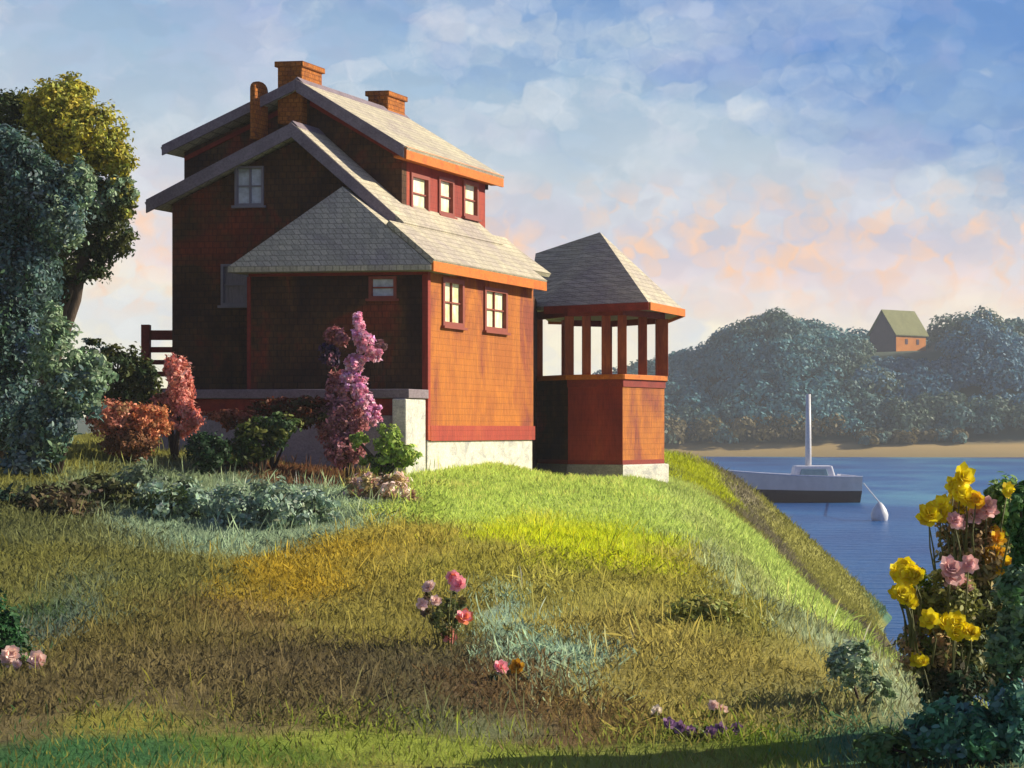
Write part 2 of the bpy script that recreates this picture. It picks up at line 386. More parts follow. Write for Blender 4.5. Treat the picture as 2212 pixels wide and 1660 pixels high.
nt.links.new(mathn(nt, 'DIVIDE', g, 7.), rr.inputs[0]); nt.links.new(rr.outputs[0], b.inputs['Base Color']); b.inputs['Roughness'].default_value = .95
sheet('hills', np.concatenate([np.linspace(-900, -100, 20), np.linspace(-90, 200, 150), np.linspace(210, 900, 25)]), np.concatenate([np.linspace(400, 520, 60), np.linspace(525, 620, 16)]), fh, None, m)
# wood on the far hill: one mass of crowns
tx = rng.uniform(-70, 175, 3600); ty = rng.uniform(433, 560, 3600)
ok = (ty-425) > 0
hx, hy = 104.5, 490
HF = lambda x, y, k: 930-(float(fh(x, y))+k-CZ)*F/y
SMALL = [(x, y, float(fh(x, y)), 1.7) for x, y in zip(rng.uniform(80, 125, 700), rng.uniform(426, 489, 700)) if abs(x-hx*y/hy) < 13 and HF(x, y, 2.6) > 768]
TREES = [(x, y, float(fh(x, y)), rng.uniform(2.6, 4.6)) for x, y in zip(tx[ok], ty[ok]) if not (abs(x-hx*y/hy) < 11 and ((hy-3 < y < hy+11) or (y < hy and 930-(float(fh(x, y))+7.5-CZ)*F/y < 772)))]
C, A, B, K = [], [], [], []
for (x, y, z, r) in [t for t in TREES if t[1] < 512 and not (6 < t[0]-hx < 30 and 484 < t[1] < 506 and t[2]+t[3]*1.7 > 25.5+.42*(t[0]-hx))][:1900]+SMALL:
    n = 120 if y < 520 else 60
    d = rand_unit(n); d[:, 2] = np.abs(d[:, 2])*1.15-.25
    cen = np.array([x, y, z+r*.6])+d*r*rng.uniform(.75, 1.05, (n, 1))
    s = rng.uniform(.3, .7, (n, 1))
    nr = d+rand_unit(n)*.6; nr /= np.linalg.norm(nr, axis=1, keepdims=True)
    t = np.cross(nr, rand_unit(n)); t /= np.linalg.norm(t, axis=1, keepdims=True)
    zone = mnoise.noise(Vector((x*.028, y*.012, z*.05)))+.25*mnoise.noise(Vector((x*.2, y*.2, 3)))
    if zone > .12: base = (74, 120, 126)
    elif zone > -.05: base = (70, 102, 102)
    elif zone > -.22: base = (76, 96, 84)
    else: base = (66, 106, 126)
    if z < 4.0 and random.random() < .8: base = (92, 84, 52)
    k = np.tile(np.array(lin(base)), (n, 1))*AMB*rng.normal(1, .10, (n, 1))*rng.normal(1, .06)
    C.append(cen); A.append(t*s); B.append(np.cross(nr, t)*s*.6); K.append(np.clip(k, .003, .9))
o = quads_obj('distant_woodland', np.vstack(C), np.vstack(A), np.vstack(B), np.vstack(K), M['leaf'])
tag(o, None, None, None, 'stuff')

# ------------------------------------------------------------------ house
TA, TB = R(8), R(24)
U = Vector((math.cos(TA), -math.sin(TA), 0)); V = Vector((math.sin(TB), math.cos(TB), 0))
C0 = Vector((at(922, 930, 43).x, 43, 0))
def H(a, v, z): p = C0-U*a+V*v; return Vector((p.x, p.y, CZ+z))
def a_of(px, v):
    k = (px-1106)/F; p = C0+V*v; return (p.x-k*p.y)/(U.x-k*U.y)
def v_of(px, a):
    k = (px-1106)/F; p = C0-U*a; return (k*p.y-p.x)/(V.x-k*V.y)
def z_of(py, a, v): return (930-py)/F*(C0-U*a+V*v).y
base = H(3, 3, -1.0); base.z = ghf(base.x, base.y)
house = empty('summer_house', base, 'red and orange seaside house with pale roofs and corner porch on the hilltop', 'house')
def hbox(mb, a0, a1, v0, v1, z0, z1, mi=0):
    mb.hull8([H(a0, v0, z0), H(a1, v0, z0), H(a1, v1, z0), H(a0, v1, z0), H(a0, v0, z1), H(a1, v0, z1), H(a1, v1, z1), H(a0, v1, z1)], mi)
W = 1.2                                    # gable plane stands back of the front room by this
zb = -.23                                  # wall foot on the lit side
VE = v_of(1152, 0)                         # end of the side wall
aL = a_of(372, W); aP = a_of(630, .75); zP = z_of(284, aP, .75)
zL = z_of(437, aL, W); zE = z_of(566, 0, 0)
aW = a_of(541, 0)
sR = (zP-zE)/aP; sL = (zP-zL)/(aL-aP)
print('house', dict(VE=VE, aL=aL, aP=aP, zP=zP, zL=zL, zE=zE, aW=aW, sR=sR, sL=sL))
# windows helper --------------------------------------------------
def window(face, c0, c1, plane, z0, z1, frame, pane, fw=.07, bars=(0, 0), parent=house):
    """face 'A' (front, runs along a) or 'B' (side, runs along v); an outer casing, bars and a pane set back in the opening"""
    def bx(mb, p0, p1, q0, q1, d0, d1):        # along, height, depth outward
        if face == 'A': hbox(mb, p0, p1, plane-d1, plane-d0, q0, q1)
        else: hbox(mb, plane-d1, plane-d0, p0, p1, q0, q1)
    fr = MB()
    bx(fr, c0-fw, c0, z0-fw, z1+fw, -.09, .045); bx(fr, c1, c1+fw, z0-fw, z1+fw, -.09, .045)
    bx(fr, c0, c1, z1, z1+fw, -.09, .045); bx(fr, c0, c1, z0-fw, z0, -.09, .045)
    for i in range(bars[0]):
        t = c0+(c1-c0)*(i+1)/(bars[0]+1); bx(fr, t-.018, t+.018, z0, z1, -.07, -.005)
    for i in range(bars[1]):
        t = z0+(z1-z0)*(i+1)/(bars[1]+1); bx(fr, c0, c1, t-.018, t+.018, -.075, -.01)
    wo = fr.build('window', frame, parent, house)
    pn = MB(); bx(pn, c0, c1, z0, z1, -.085, -.055); pn.build('pane', pane, wo, house)
    sl = MB(); bx(sl, c0-fw-.05, c1+fw+.05, z0-fw-.06, z0-fw-.003, -.02, .10); sl.build('sill', frame, wo, house)
def opening(mb, face, c0, c1, plane, z0, z1):
    if face == 'A': hbox(mb, c0-.02, c1+.02, plane-.3, plane+.09, z0-.02, z1+.02)
    else: hbox(mb, plane-.09, plane+.3, c0-.02, c1+.02, z0-.02, z1+.02)

# --- lower gable block: front wall (one gabled slab), side wall (lit), left wall, back
zr = .16
cb = MB()
g = [(.26, .95), (aL, .95), (aL, zL-.05), (aP, zP-.1), (.26, zE-.1)]
fw_ = MB(); fw_.prism([H(a, W, z) for a, z in g], V*.25)
wallA = fw_.build('gable_wall', M['shingle_shaded'], house, house)
w1 = (a_of(566, W), a_of(513, W), z_of(438, aP, W), z_of(362, aP, W))
w2 = (a_of(531, W), a_of(484, W), z_of(656, aL, W), z_of(578, aL, W))
opening(cb, 'A', w1[0], w1[1], W, w1[2], w1[3]); opening(cb, 'A', w2[0], w2[1], W, w2[2], w2[3])
cut(wallA, cb)
window('A', w1[0], w1[1], W, w1[2], w1[3], M['frame_grey'], M['pane_sky'], .05, (1, 1))
window('A', w2[0], w2[1], W, w2[2], w2[3], M['frame_grey'], M['pane_grey'], .06, (0, 1))
# side wall (lit)
sw = MB(); hbox(sw, .0, .25, .0, VE, zb, zE-.08)
wallB = sw.build('side_wall', M['clap_orange'], house, house)
cb = MB(); WB = []
for (x0, x1, y0, y1) in ((958, 996, 697, 612), (1048, 1090, 708, 632)):
    v0 = v_of(x0, 0); v1 = v_of(x1, 0); vm = (v0+v1)/2
    WB.append((v0, v1, z_of(y0, 0, vm), z_of(y1, 0, vm))); opening(cb, 'B', v0, v1, 0, WB[-1][2], WB[-1][3])
cut(wallB, cb)
for q in WB: window('B', q[0], q[1], 0, q[2], q[3], M['frame'], M['pane_cream'], .10, (1, 1))
bk = MB(); bk.prism([H(.26, VE-.25, -.2), H(aL, VE-.25, -.2), H(aL, VE-.25, zL-.1), H(aP, VE-.25, zP-.15), H(.26, VE-.25, zE-.1)], V*.24); hbox(bk, aL-.25, aL-.002, W+.26, VE-.26, .0, zL-.1)
bk.build('rear_wall', M['shingle_shaded'], house, house)
# front room (wing) wall
fr = MB(); hbox(fr, .26, aW, -.012, .24, .95, zE-.12); hbox(fr, .09, .258, -.012, -.002, .95, zE-.12); hbox(fr, aW-.24, aW-.003, .243, W-.003, .95, zE-.12)
wing = fr.build('front_room_wall', M['shingle_shaded'], house, house)
w3 = (a_of(852, 0), a_of(804, 0), z_of(640, 1, 0), z_of(603, 1, 0))
cb = MB(); opening(cb, 'A', w3[0], w3[1], 0, w3[2], w3[3]); cut(wing, cb)
window('A', w3[0], w3[1], -.012, w3[2], w3[3], M['frame'], M['pane_sky'], .06, (0, 1))
# trims on the front room: red frieze, corner boards
tr = MB(); hbox(tr, -.05, aW+.02, -.05, -.002, zE-.30, zE-.12)
hbox(tr, aW-.02, aW+.06, -.045, -.004, .95, zE-.305)
tr.build('frieze_board', M['trim_red'], house, house)
tr = MB(); hbox(tr, -.045, .09, -.04, -.003, zb, zE-.31); hbox(tr, -.045, -.003, 0, .10, zb, zE-.12)
tr.build('corner_board', M['clap_red'], house, house)
tr = MB(); hbox(tr, -.05, -.004, .11, VE, zb-.02, zb+.34); tr.build('skirt_board', M['clap_red'], house, house)
# terrace / underfloor
tb = MB(); hbox(tb, .06, aL+.1, -.95, -.06, .34, .72); tb.build('underfloor_wall', M['trim_red'], house, house)
tb = MB(); hbox(tb, -.08, aL+.25, -1.08, -.065, .73, .94); tb.build('porch_ledge', M['rake'], house, house, bevel=.02)
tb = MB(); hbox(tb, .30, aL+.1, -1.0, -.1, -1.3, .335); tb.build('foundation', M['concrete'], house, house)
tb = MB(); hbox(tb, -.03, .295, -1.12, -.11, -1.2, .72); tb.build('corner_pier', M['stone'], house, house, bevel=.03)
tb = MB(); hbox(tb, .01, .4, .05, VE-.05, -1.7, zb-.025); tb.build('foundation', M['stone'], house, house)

# --- lower roof: two slopes with thickness, rake boards
ov = .38; TH = .16
def slab(poly, name, mat, th=TH, parent=house):
    mb = MB(); p = [Vector(q) for q in poly]
    n = (p[1]-p[0]).cross(p[2]-p[0]).normalized()
    if n.z < 0: n = -n
    mb.prism(p, n*th); return mb.build(name, mat, parent, house)
v0r = W-.42
aLe = aL+.38; aRe = -.30
zLe = zP-sL*(aLe-aP); zRe = zP-sR*(aP-aRe)
slab([H(aP, v0r, zP), H(aLe, v0r, zLe), H(aLe, VE+.2, zLe), H(aP, VE+.2, zP)], 'roof', M['roof'])
# right slope flares out over the side wall
aF = 1.0; zF = zP-sR*(aP-aF)
slab([H(aP-.01, v0r, zP), H(aF, v0r, zF), H(aF, VE+.25, zF), H(aP-.01, VE+.25, zP)], 'roof', M['roof'])
zRe = zE-.08
slab([H(aF-.0, -.42+.5, zF-.0), H(aRe, -.42, zRe), H(aRe, VE+.02, zRe), H(aF, VE+.02, zF)], 'roof', M['roof'], .12)
zm = zRe+(zF-zRe)*.3
slab([H(1.35, VE+.025, zF+sR*.35), H(aF, VE+.025, zF), H(aF, VE+1.3, zF), H(1.35, VE+1.3, zF+sR*.35)], 'link_roof', M['roof'], .12)
slab([H(aF, VE+.025, zF), H(aF-.9, VE+.025, zm), H(aF-.9, VE+1.3, zm), H(aF, VE+1.3, zF)], 'link_roof', M['roof'], .12)
# rake boards of the front gable
rk = MB()
for (A0, Z0, A1, Z1) in ((aP, zP, aLe, zLe), (aP, zP, aF+.1, zF+.1)):
    p = [H(A0, v0r-.05, Z0+.2), H(A1, v0r-.05, Z1+.2), H(A1, v0r-.05, Z1-.12), H(A0, v0r-.05, Z0-.14)]
    rk.prism(p, V*.047)
rk.build('rake_board', M['rake'], house, house)
# eave board on the lit side
eb = MB(); hbox(eb, aRe-.05, aRe-.003, -.42, VE+.02, zRe-.17, zRe+.10); hbox(eb, aRe+.0, 0.0, -.38, VE, zRe-.06, zRe-.02)
eb.build('eave_board', M['trim_orange'], house, house)
# hipped roof of the front room
aT = a_of(742, v0r); zT = z_of(404, aT, v0r)
T = H(aT, v0r-.06, zT); El = H(a_of(492, -.45), -.45, zE-.10); Er = H(aRe, -.45, zE-.10)
Gl = H(a_of(492, -.45), W-.01, zE-.10); Gr = H(aRe, W-.01, zE-.10); Tb = H(aT, W-.01, zT)
dn = Vector((0, 0, -.13))
hr = MB(); hr.add([T, El, Er, Gl, Gr, Tb]+[p+dn for p in (El, Er, Gl, Gr)],
   [(0, 1, 2), (0, 5, 3, 1), (0, 2, 4, 5), (1, 6, 7, 2), (1, 3, 8, 6), (2, 7, 9, 4), (6, 8, 9, 7), (3, 5, 4, 9, 8)])
hr.build('hipped_roof', M['roof'], house, house)

# --- upper block (big dormer storey) stands back on the roof
VD = W+.85
bL = a_of(398, VD); bR = a_of(868, VD); bP = a_of(662, VD)
zuP = z_of(196, bP, VD); zuR = z_of(322, bR, VD); zuL = z_of(325, bL, VD)
VU = v_of(1048, bR)
print('upper', dict(bL=bL, bR=bR, bP=bP, zuP=zuP, zuR=zuR, zuL=zuL, VU=VU, VD=VD, VE=VE))
ub = MB(); ub.prism([H(bR, VD, 3.7), H(bL, VD, 4.2), H(bL, VD, zuL-.05), H(bP, VD, zuP-.12), H(bR, VD, zuR-.02)], V*.25)
ub.build('upper_gable_wall', M['shingle_shaded'], house, house)
ub = MB(); hbox(ub, bR, bR+.25, VD+.253, VU, 3.6, zuR-.04)
uw = ub.build('dormer_wall', M['clap_red'], house, house)
cb = MB(); WD = []
for (x0, x1, y0, y1) in ((889, 922, 453, 386), (949, 975, 459, 393), (1002, 1028, 464, 400)):
    v0 = v_of(x0, bR); v1 = v_of(x1, bR); vm = (v0+v1)/2
    WD.append((v0, v1, z_of(y0, bR, vm), z_of(y1, bR, vm))); opening(cb, 'B', v0, v1, bR, WD[-1][2], WD[-1][3])
cut(uw, cb)
for q in WD: window('B', q[0], q[1], bR, q[2], q[3], M['frame'], M['pane_cream'], .09, (0, 1))
ub = MB(); hbox(ub, bL-.25, bL-.002, VD+.253, VU, 4.2, zuL-.06); hbox(ub, bR+.253, bL-.253, VU-.25, VU-.003, 3.6, min(zuL, zuR))
ub.prism([H(bR, VU-.002, zuR-.4), H(bL, VU-.002, zuL-.4), H(bL, VU-.002, zuL-.05), H(bP, VU-.002, zuP-.12), H(bR, VU-.002, zuR-.02)], V*.2)
ub.build('rear_wall', M['shingle_shaded'], house, house)
su = (zuP-zuR)/(bP-bR); sv = (zuP-zuL)/(bL-bP); o1 = .28
eR = bR-o1; ezR = zuR-su*o1; eL = bL+.28; ezL = zuL-sv*.28
v0u = VD-.45; v1u = VU+.4
slab([H(bP, v0u, zuP), H(eL, v0u, ezL), H(eL, v1u, ezL), H(bP, v1u, zuP)], 'roof', M['roof'])
slab([H(bP-.01, v0u, zuP), H(eR, v0u, ezR), H(eR, v1u, ezR), H(bP-.01, v1u, zuP)], 'roof', M['roof'])
rk = MB()
p = [H(bP, v0u-.05, zuP+.19), H(eR, v0u-.05, ezR+.19), H(eR, v0u-.05, ezR-.12), H(bP, v0u-.05, zuP-.12)]; rk.prism(p, V*.047)
p = [H(bP+.01, v0u-.05, zuP+.19), H(eL, v0u-.05, ezL+.19), H(eL, v0u-.05, ezL-.06), H(bP+.01, v0u-.05, zuP-.06)]; rk.prism(p, V*.047)
rk.build('rake_board', M['rake'], house, house)
eb = MB(); hbox(eb, eR-.055, eR-.003, v0u-.02, v1u, ezR-.14, ezR+.17); hbox(eb, eR, bR-.003, v0u+.02, v1u-.02, ezR-.10, ezR-.05)
eb.build('eave_board', M['trim_orange'], house, house)
tr = MB(); hbox(tr, bP-2.0, bP-.2, v0u+.0, v0u+.02, 0, 0) if False else None
# thin red board under both front rakes
for (A0, Z0, A1, Z1, vv) in ((bP-.1, zuP-.25, bR+.02, zuR-.12, VD-.03),  (bP+.3, zuP-.28, bL-.02, zuL-.16, VD-.03)):
    tr.prism([H(A0, vv, Z0), H(A1, vv, Z1), H(A1, vv, Z1-.12), H(A0, vv, Z0-.12)], V*.027)
tr.build('frieze_board', M['trim_red'], house, house)

rc = MB()
for (aa, zz_, v_a, v_b) in ((bP, zuP, v0u, v1u), (aP, zP, v0r, VD)):
    rc.prism([H(aa+.16, v_a, zz_+.09), H(aa, v_a, zz_+.225), H(aa-.16, v_a, zz_+.07), H(aa-.16, v_a, zz_+.10), H(aa, v_a, zz_+.26), H(aa+.16, v_a, zz_+.12)], V*(v_b-v_a))
rc.build('ridge_cap', M['rake'], house, house)
# --- chimneys
def chimney(a0, a1, v0, v1, z0, z1, cap=True, rnd=False):
    mb = MB()
    if rnd:
        n = 7; r = (v1-v0)/2; vm = (v0+v1)/2
        poly = [H(a0, v0, z0), H(a0, v1, z0)]+[H(a0, vm+r*math.cos(t), z1-r*.6+r*.6*math.sin(t)) for t in [math.pi*i/n for i in range(n+1)]]
        mb.prism(poly, -U*(a1-a0))
    else: hbox(mb, a0, a1, v0, v1, z0, z1)
    c = mb.build('chimney', M['brick'], house, house, bevel=.03)
    if cap:
        k = MB(); hbox(k, a0-.05, a1+.05, v0-.05, v1+.05, z1-.12, z1+.02)
        hbox(k, a0+.12, a1-.12, v0+.12, v1-.12, z1+.023, z1+.05); k.build('chimney_cap', M['brick'], c, house, bevel=.015)
vc = VD-.25
ac0 = a_of(652, vc); ac1 = a_of(599, vc)
chimney(ac0, ac1, vc, vc+1.0, z_of(270, bP, VD), z_of(134, ac0, vc))
vc = VD-.72
ac0 = a_of(551, vc); ac1 = a_of(539, vc); chimney(ac0, ac1, vc, vc+.62, z_of(300, ac0, vc), z_of(172, ac0, vc), False, True)
vc = v_of(838, bP-.1); chimney(bP-.1, bP+.45, vc, vc+1.0, zuP-1, z_of(198, bP, vc))

# --- steps rail at the left
tb = MB(); pr = at(314, 700, 47.6)
rr_ = empty  # (kept short)
rl = MB()
x0, x1 = at(306, 0, 47.6).x, at(325, 0, 47.6).x; zz = [at(0, y, 47.6).z for y in (702, 860)]
def wbox(mb, x0, x1, y0, y1, z0, z1, mi=0):
    mb.hull8([(x0, y0, z0), (x1, y0, z0), (x1, y1, z0), (x0, y1, z0), (x0, y0, z1), (x1, y0, z1), (x1, y1, z1), (x0, y1, z1)], mi)
wbox(rl, x0, x1, 47.5, 47.72, zz[1], zz[0]); xr = at(385, 0, 47.6).x
rail = rl.build('step_railing', M['trim_red'], house, house, bevel=.015)
for y0, y1 in ((714, 735), (750, 762), (778, 788), (803, 814)):
    q = MB(); wbox(q, x1+.002, xr, 47.57, 47.65, at(0, y1, 47.6).z, at(0, y0, 47.6).z); q.build('rail', M['trim_red'], rail, house)
q = MB(); wbox(q, x0-.1, xr, 47.2, 49, at(0, 880, 47.6).z-.5, at(0, 840, 47.6).z); q.build('step_landing', M['trim_red'], house, house)

# --- corner porch (part of the house): half-height panelled walls, posts, pavilion roof
gz = {}
YG = 46.6
def G(px, Y, z): return Vector(((px-1106)/F*Y, Y, CZ+z))
P = [Vector((at(px_, 0, Y_).x, Y_)) for px_, Y_ in ((1159, 52.2), (1227, 50.7), (1345, 50.1), (1435, 52.0), (1430, 54.2), (1318, 56), (1214, 55.4))]
zrail = 1.52; zf = -.93; zeave = 3.34
def pz(p, z): return Vector((p.x, p.y, CZ+z))
def panel(i0, i1, z0, z1, th, out=0.):
    a, b_ = P[i0], P[i1]; d = (b_-a).normalized(); n = Vector((d.y, -d.x))
    a2 = a+n*out-d*out*.5; b2 = b_+n*out+d*out*.5
    mb = MB(); mb.hull8([pz(a2, z0), pz(b2, z0), pz(b2-n*th, z0), pz(a2-n*th, z0), pz(a2, z1), pz(b2, z1), pz(b2-n*th, z1), pz(a2-n*th, z1)])
    return mb
fl = MB(); fl.prism([pz(p*1.0, zf) for p in P], (0, 0, .12))
porch = fl.build('corner_porch', M['trim_red'], house, house)
n = len(P)
for i in range(n-1):
    mt = [M['shingle_shaded'], M['clap_red'], M['clap_orange'], M['clap_red'], M['clap_red'], M['clap_red']][i]  # facets' light put into colour: shadowed dark, half-shaded red, sunlit orange
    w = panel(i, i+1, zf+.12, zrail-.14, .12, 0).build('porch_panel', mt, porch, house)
    panel(i, i+1, zrail-.138, zrail, .26, .09).build('rail_cap', M['trim_orange'], porch, house, bevel=.01)
    if i in (1, 2):
        panel(i, i+1, zrail-.34, zrail-.141, .03, .032).build('frieze_board', M['trim_red'], porch, house)
    panel(i, i+1, zeave-.22, zeave-.01, .18, .02).build('header_beam', M['trim_red'], porch, house)
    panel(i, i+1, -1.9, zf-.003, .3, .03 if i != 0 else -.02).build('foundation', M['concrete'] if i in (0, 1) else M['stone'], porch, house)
lw = MB(); q0 = H(.12, VE+.01, 0); q1 = P[0]
lw.hull8([(q0.x, q0.y, CZ-1.6), (q1.x+.02, q1.y-.1, CZ-1.6), (q1.x-.3, q1.y+.3, CZ-1.6), (q0.x-.3, q0.y+.2, CZ-1.6), (q0.x, q0.y, CZ+3.75), (q1.x+.02, q1.y-.1, CZ+3.6), (q1.x-.3, q1.y+.3, CZ+3.6), (q0.x-.3, q0.y+.2, CZ+3.75)])
lw.build('link_wall', M['shingle_shaded'], house, house)
def post(p, w, name='porch_post', z0=zrail+.002, z1=zeave-.22):
    mb = MB(); wbox(mb, p.x-w/2, p.x+w/2, p.y-w/2, p.y+w/2, CZ+z0, CZ+z1); return mb.build(name, M['post'], porch, house, bevel=.012)
for i, p in enumerate(P):
    c = (P[0]+P[3]+P[5])/3; q = p+(c-p).normalized()*.09; post(q, (.2, .25, .24, .34, .13, .13, .13)[i])
for i, ts in ((1, (.33, .70)), (2, (.5,))):
    for t in ts:
        p = P[i].lerp(P[i+1], t); c = (P[0]+P[3]+P[5])/3; post(p+(c-p).normalized()*.08, .24)
# white corner block below the lit corner
mb = MB(); c = P[2]; d = Vector((P[3].x-P[2].x, P[3].y-P[2].y)).normalized()
bp = [Vector((c.x, c.y))+Vector((.0, -.06)), P[3]+Vector((.12, -.06)), P[3]+Vector((.10, .4)), c+Vector((.0, .4))]
mb.hull8([pz(p, -2.0) for p in bp]+[pz(p, zf-.01) for p in bp]); mb.build('foundation_block', M['stone'], porch, house, bevel=.03)
# pavilion roof
ap = pz(Vector((at(1296, 0, 52.6).x, 52.6)), (930-502)/F*52.6)
E = [G(1176, 51.2, 0), G(1402, 49.4, 0), G(1477, 52.3, 0), G(1440, 55.6, 0), G(1330, 57, 0), G(1185, 56, 0)]
for e in E: e.z = CZ+3.40
L1 = G(1157, 53.6, (930-548)/F*53.6)
E0 = G(1140, 52.2, 3.55)
rf = MB(); top = [ap]+E+[L1, E0]; dn = Vector((0, 0, -.11))
# 0 apex,1..6 E, 7 L1, 8 E0
fs = [(0, 1, 2), (0, 2, 3), (0, 3, 4), (0, 4, 5), (0, 5, 6), (0, 6, 7), (0, 7, 8, 1)]
bot = [p+dn for p in E]+[E0+dn, L1+Vector((0, 0, -.9))]
rf.add(top+bot, [(0, 1, 2), (0, 2, 3), (0, 3, 4), (0, 4, 5), (0, 5, 6), (0, 6, 7), (0, 7, 8), (0, 8, 1),
   (1, 9, 10, 2), (2, 10, 11, 3), (3, 11, 12, 4), (4, 12, 13, 5), (5, 13, 14, 6), (8, 15, 9, 1), (6, 14, 16, 7), (7, 16, 15, 8), (9, 15, 16, 14, 13, 12, 11, 10)])
rf.build('porch_roof', M['roof'], porch, house)
fa = MB()
ccx = sum((e for e in E), Vector())/6
for i in range(5):
    a_, b_ = E[i].copy(), E[i+1].copy(); d = (b_-a_).normalized(); n_ = Vector((d.y, -d.x, 0))
    lo = -.19; mi = 0 if i == 0 else 1
    a_ += n_*.004; b_ += n_*.004
    fa.hull8([a_+Vector((0, 0, lo)), b_+Vector((0, 0, lo)), b_+n_*.04+Vector((0, 0, lo)), a_+n_*.04+Vector((0, 0, lo)), a_+Vector((0, 0, .02)), b_+Vector((0, 0, .02)), b_+n_*.04+Vector((0, 0, .02)), a_+n_*.04+Vector((0, 0, .02))], mi)
fa.build('eave_board', [M['trim_red'], M['trim_orange']], porch, house)

# ------------------------------------------------------------------ far house
YH = hy; fb = at(1960, 770, YH)
fhz = float(fh(fb.x, YH))
far = empty('distant_house', (fb.x, YH, fhz), 'small orange house with a mossy gable roof high in the far wood across the water', 'house')
def D(px, py, Y=YH): return at(px, py, Y)
Zb = D(0, 772).z-6
def FHp(px, dy, py): p = at(px, py, YH); return Vector((p.x, YH+dy, p.z))
ze = at(0, 722, YH).z; zt = at(0, 670, YH).z
c0 = Vector((at(1936, 0, YH).x, YH, 0)); c1 = Vector((at(2000, 0, YH+7).x, YH+7, 0)); c2 = Vector((at(1886, 0, YH).x, YH+4.0, 0))
c3 = c1+(c2-c0)
mb = MB()
def zz3(p, z): return Vector((p.x, p.y, z))
mb.add([zz3(c0, Zb), zz3(c1, Zb), zz3(c3, Zb), zz3(c2, Zb), zz3(c0, ze), zz3(c1, ze), zz3(c3, ze), zz3(c2, ze), zz3((c0+c2)/2, zt-.3), zz3((c1+c3)/2, zt-.3)],
   [(3, 2, 1, 0), (0, 1, 5, 4), (1, 2, 6, 9, 5), (2, 3, 7, 6), (3, 0, 4, 8, 7), (4, 5, 9, 8), (6, 7, 8, 9)])
M['far_wall'] = mat_board('distant orange wall', [(.52, .17, .02), (.64, .23, .03)], .8, .4, (1, 1, 1), None, .1)
mb.build('wall', M['far_wall'], far, far)
M['far_gable'] = mat_board('distant dark mauve gable', [(.07, .035, .06), (.10, .05, .08)], .8, .4, (1, 1, 1), None, .1)
e = (c2-c0).normalized()*.4; g_ = (c1-c0).normalized()*.7
gm = MB(); o_ = -(c1-c0).normalized()*.06
gm.prism([zz3(c0, Zb)+o_, zz3(c2, Zb)+o_, zz3(c2, ze)+o_, zz3((c0+c2)/2, zt-.4)+o_, zz3(c0, ze)+o_], o_); gm.build('gable', M['far_gable'], far, far)
M['far_roof'] = mat_board('mossy distant roof', [(.16, .17, .07), (.22, .23, .10)], .85, .5, (1, 1, 1), None, .1)
rm = MB(); mid = (c0+c2)/2; mid1 = (c1+c3)/2
for s, (q0, q1) in ((1, (c0, c1)), (-1, (c2, c3))):
    rm.prism([zz3(mid-g_, zt), zz3(mid1+g_, zt), zz3(q1+g_-e*s, ze-.35), zz3(q0-g_-e*s, ze-.35)], (0, 0, .25))
rm.build('roof', M['far_roof'], far, far)
for t in (.3, .68):
    wn = MB(); p = c0.lerp(c1, t); d = (c1-c0).normalized(); nn = Vector((d.y, -d.x, 0))
    wn.prism([zz3(p+nn*.03, ze-2.6), zz3(p+d*1.0+nn*.03, ze-2.6), zz3(p+d*1.0+nn*.03, ze-1.2), zz3(p+nn*.03, ze-1.2)], nn*.06); wn.build('window', M['far_gable'], far, far)

# ------------------------------------------------------------------ sailing boat
YB = 154.8; bx0 = at(1545, 0, YB).x; bx1 = at(1856, 0, YB).x; L = bx1-bx0
boat = empty('sailing_boat', ((bx0+bx1)/2, YB, 0), 'moored white sailing boat with bare mast and dark red bottom', 'boat')
M['hull'] = mat_flat('cream hull paint', (.66, .60, .56), .35, 0, .1, 1.2, .5, .2)
M['deck'] = mat_flat('pale deck', (.62, .64, .72), .5)
M['antifoul'] = mat_flat('dark red bottom paint', (.055, .022, .022), .5)
M['boat_glass'] = mat_flat('cabin glass', (.17, .28, .33), .15, 0, .2, 2, .6)
M['alu'] = mat_flat('white mast', (.62, .62, .64), .35)
def hull_ring(z, sx, wmax, rise):
    pts = []
    for i in range(25):
        t = i/24; x = bx1-(1-sx)*1.6-L*(sx-.06*(1-sx)*10)*(1-t)
        w = wmax*(math.sin(math.pi*min(1, .02+t*.62))**.75)*(1 if t < .8 else 1-.05*(t-.8)/.2)
        pts.append((x, w, z+rise*(1-t)**2))
    return pts
rings = [hull_ring(-.45, .84, .9, 0), hull_ring(.05, .92, 1.35, 0), hull_ring(.98, .985, 1.62, .22), hull_ring(2.12, 1., 1.7, .55)]
def loft(r0, r1, mi, mb):
    for s in (1, -1):
        vs = [(x, YB+s*w, z) for x, w, z in r0]+[(x, YB+s*w, z) for x, w, z in r1]; n = len(r0)
        mb.add(vs, [(i, i+1, n+i+1, n+i) for i in range(n-1)], mi)
    a, b_ = r0[-1], r1[-1]; mb.add([(a[0], YB-a[1], a[2]), (a[0], YB+a[1], a[2]), (b_[0], YB+b_[1], b_[2]), (b_[0], YB-b_[1], b_[2])], [(0, 1, 2, 3)], mi)
hb = MB(); loft(rings[0], rings[1], 1, hb); loft(rings[1], rings[2], 1, hb); loft(rings[2], rings[3], 0, hb)
hull = hb.build('hull', [M['hull'], M['antifoul']], boat, boat)
dk = MB(); r3 = rings[3]; n = len(r3)
dk.add([(x, YB-w*.97, z-.03) for x, w, z in r3]+[(x, YB+w*.97, z-.03) for x, w, z in r3], [(i, i+1, n+i+1, n+i) for i in range(n-1)])
dk.build('deck', M['deck'], boat, boat)
gr = MB(); gr.tube([(x, YB-w, z+.04) for x, w, z in r3], .06, 6); gr.tube([(x, YB+w, z+.04) for x, w, z in r3], .06, 6); gr.build('gunwale', M['deck'], boat, boat)
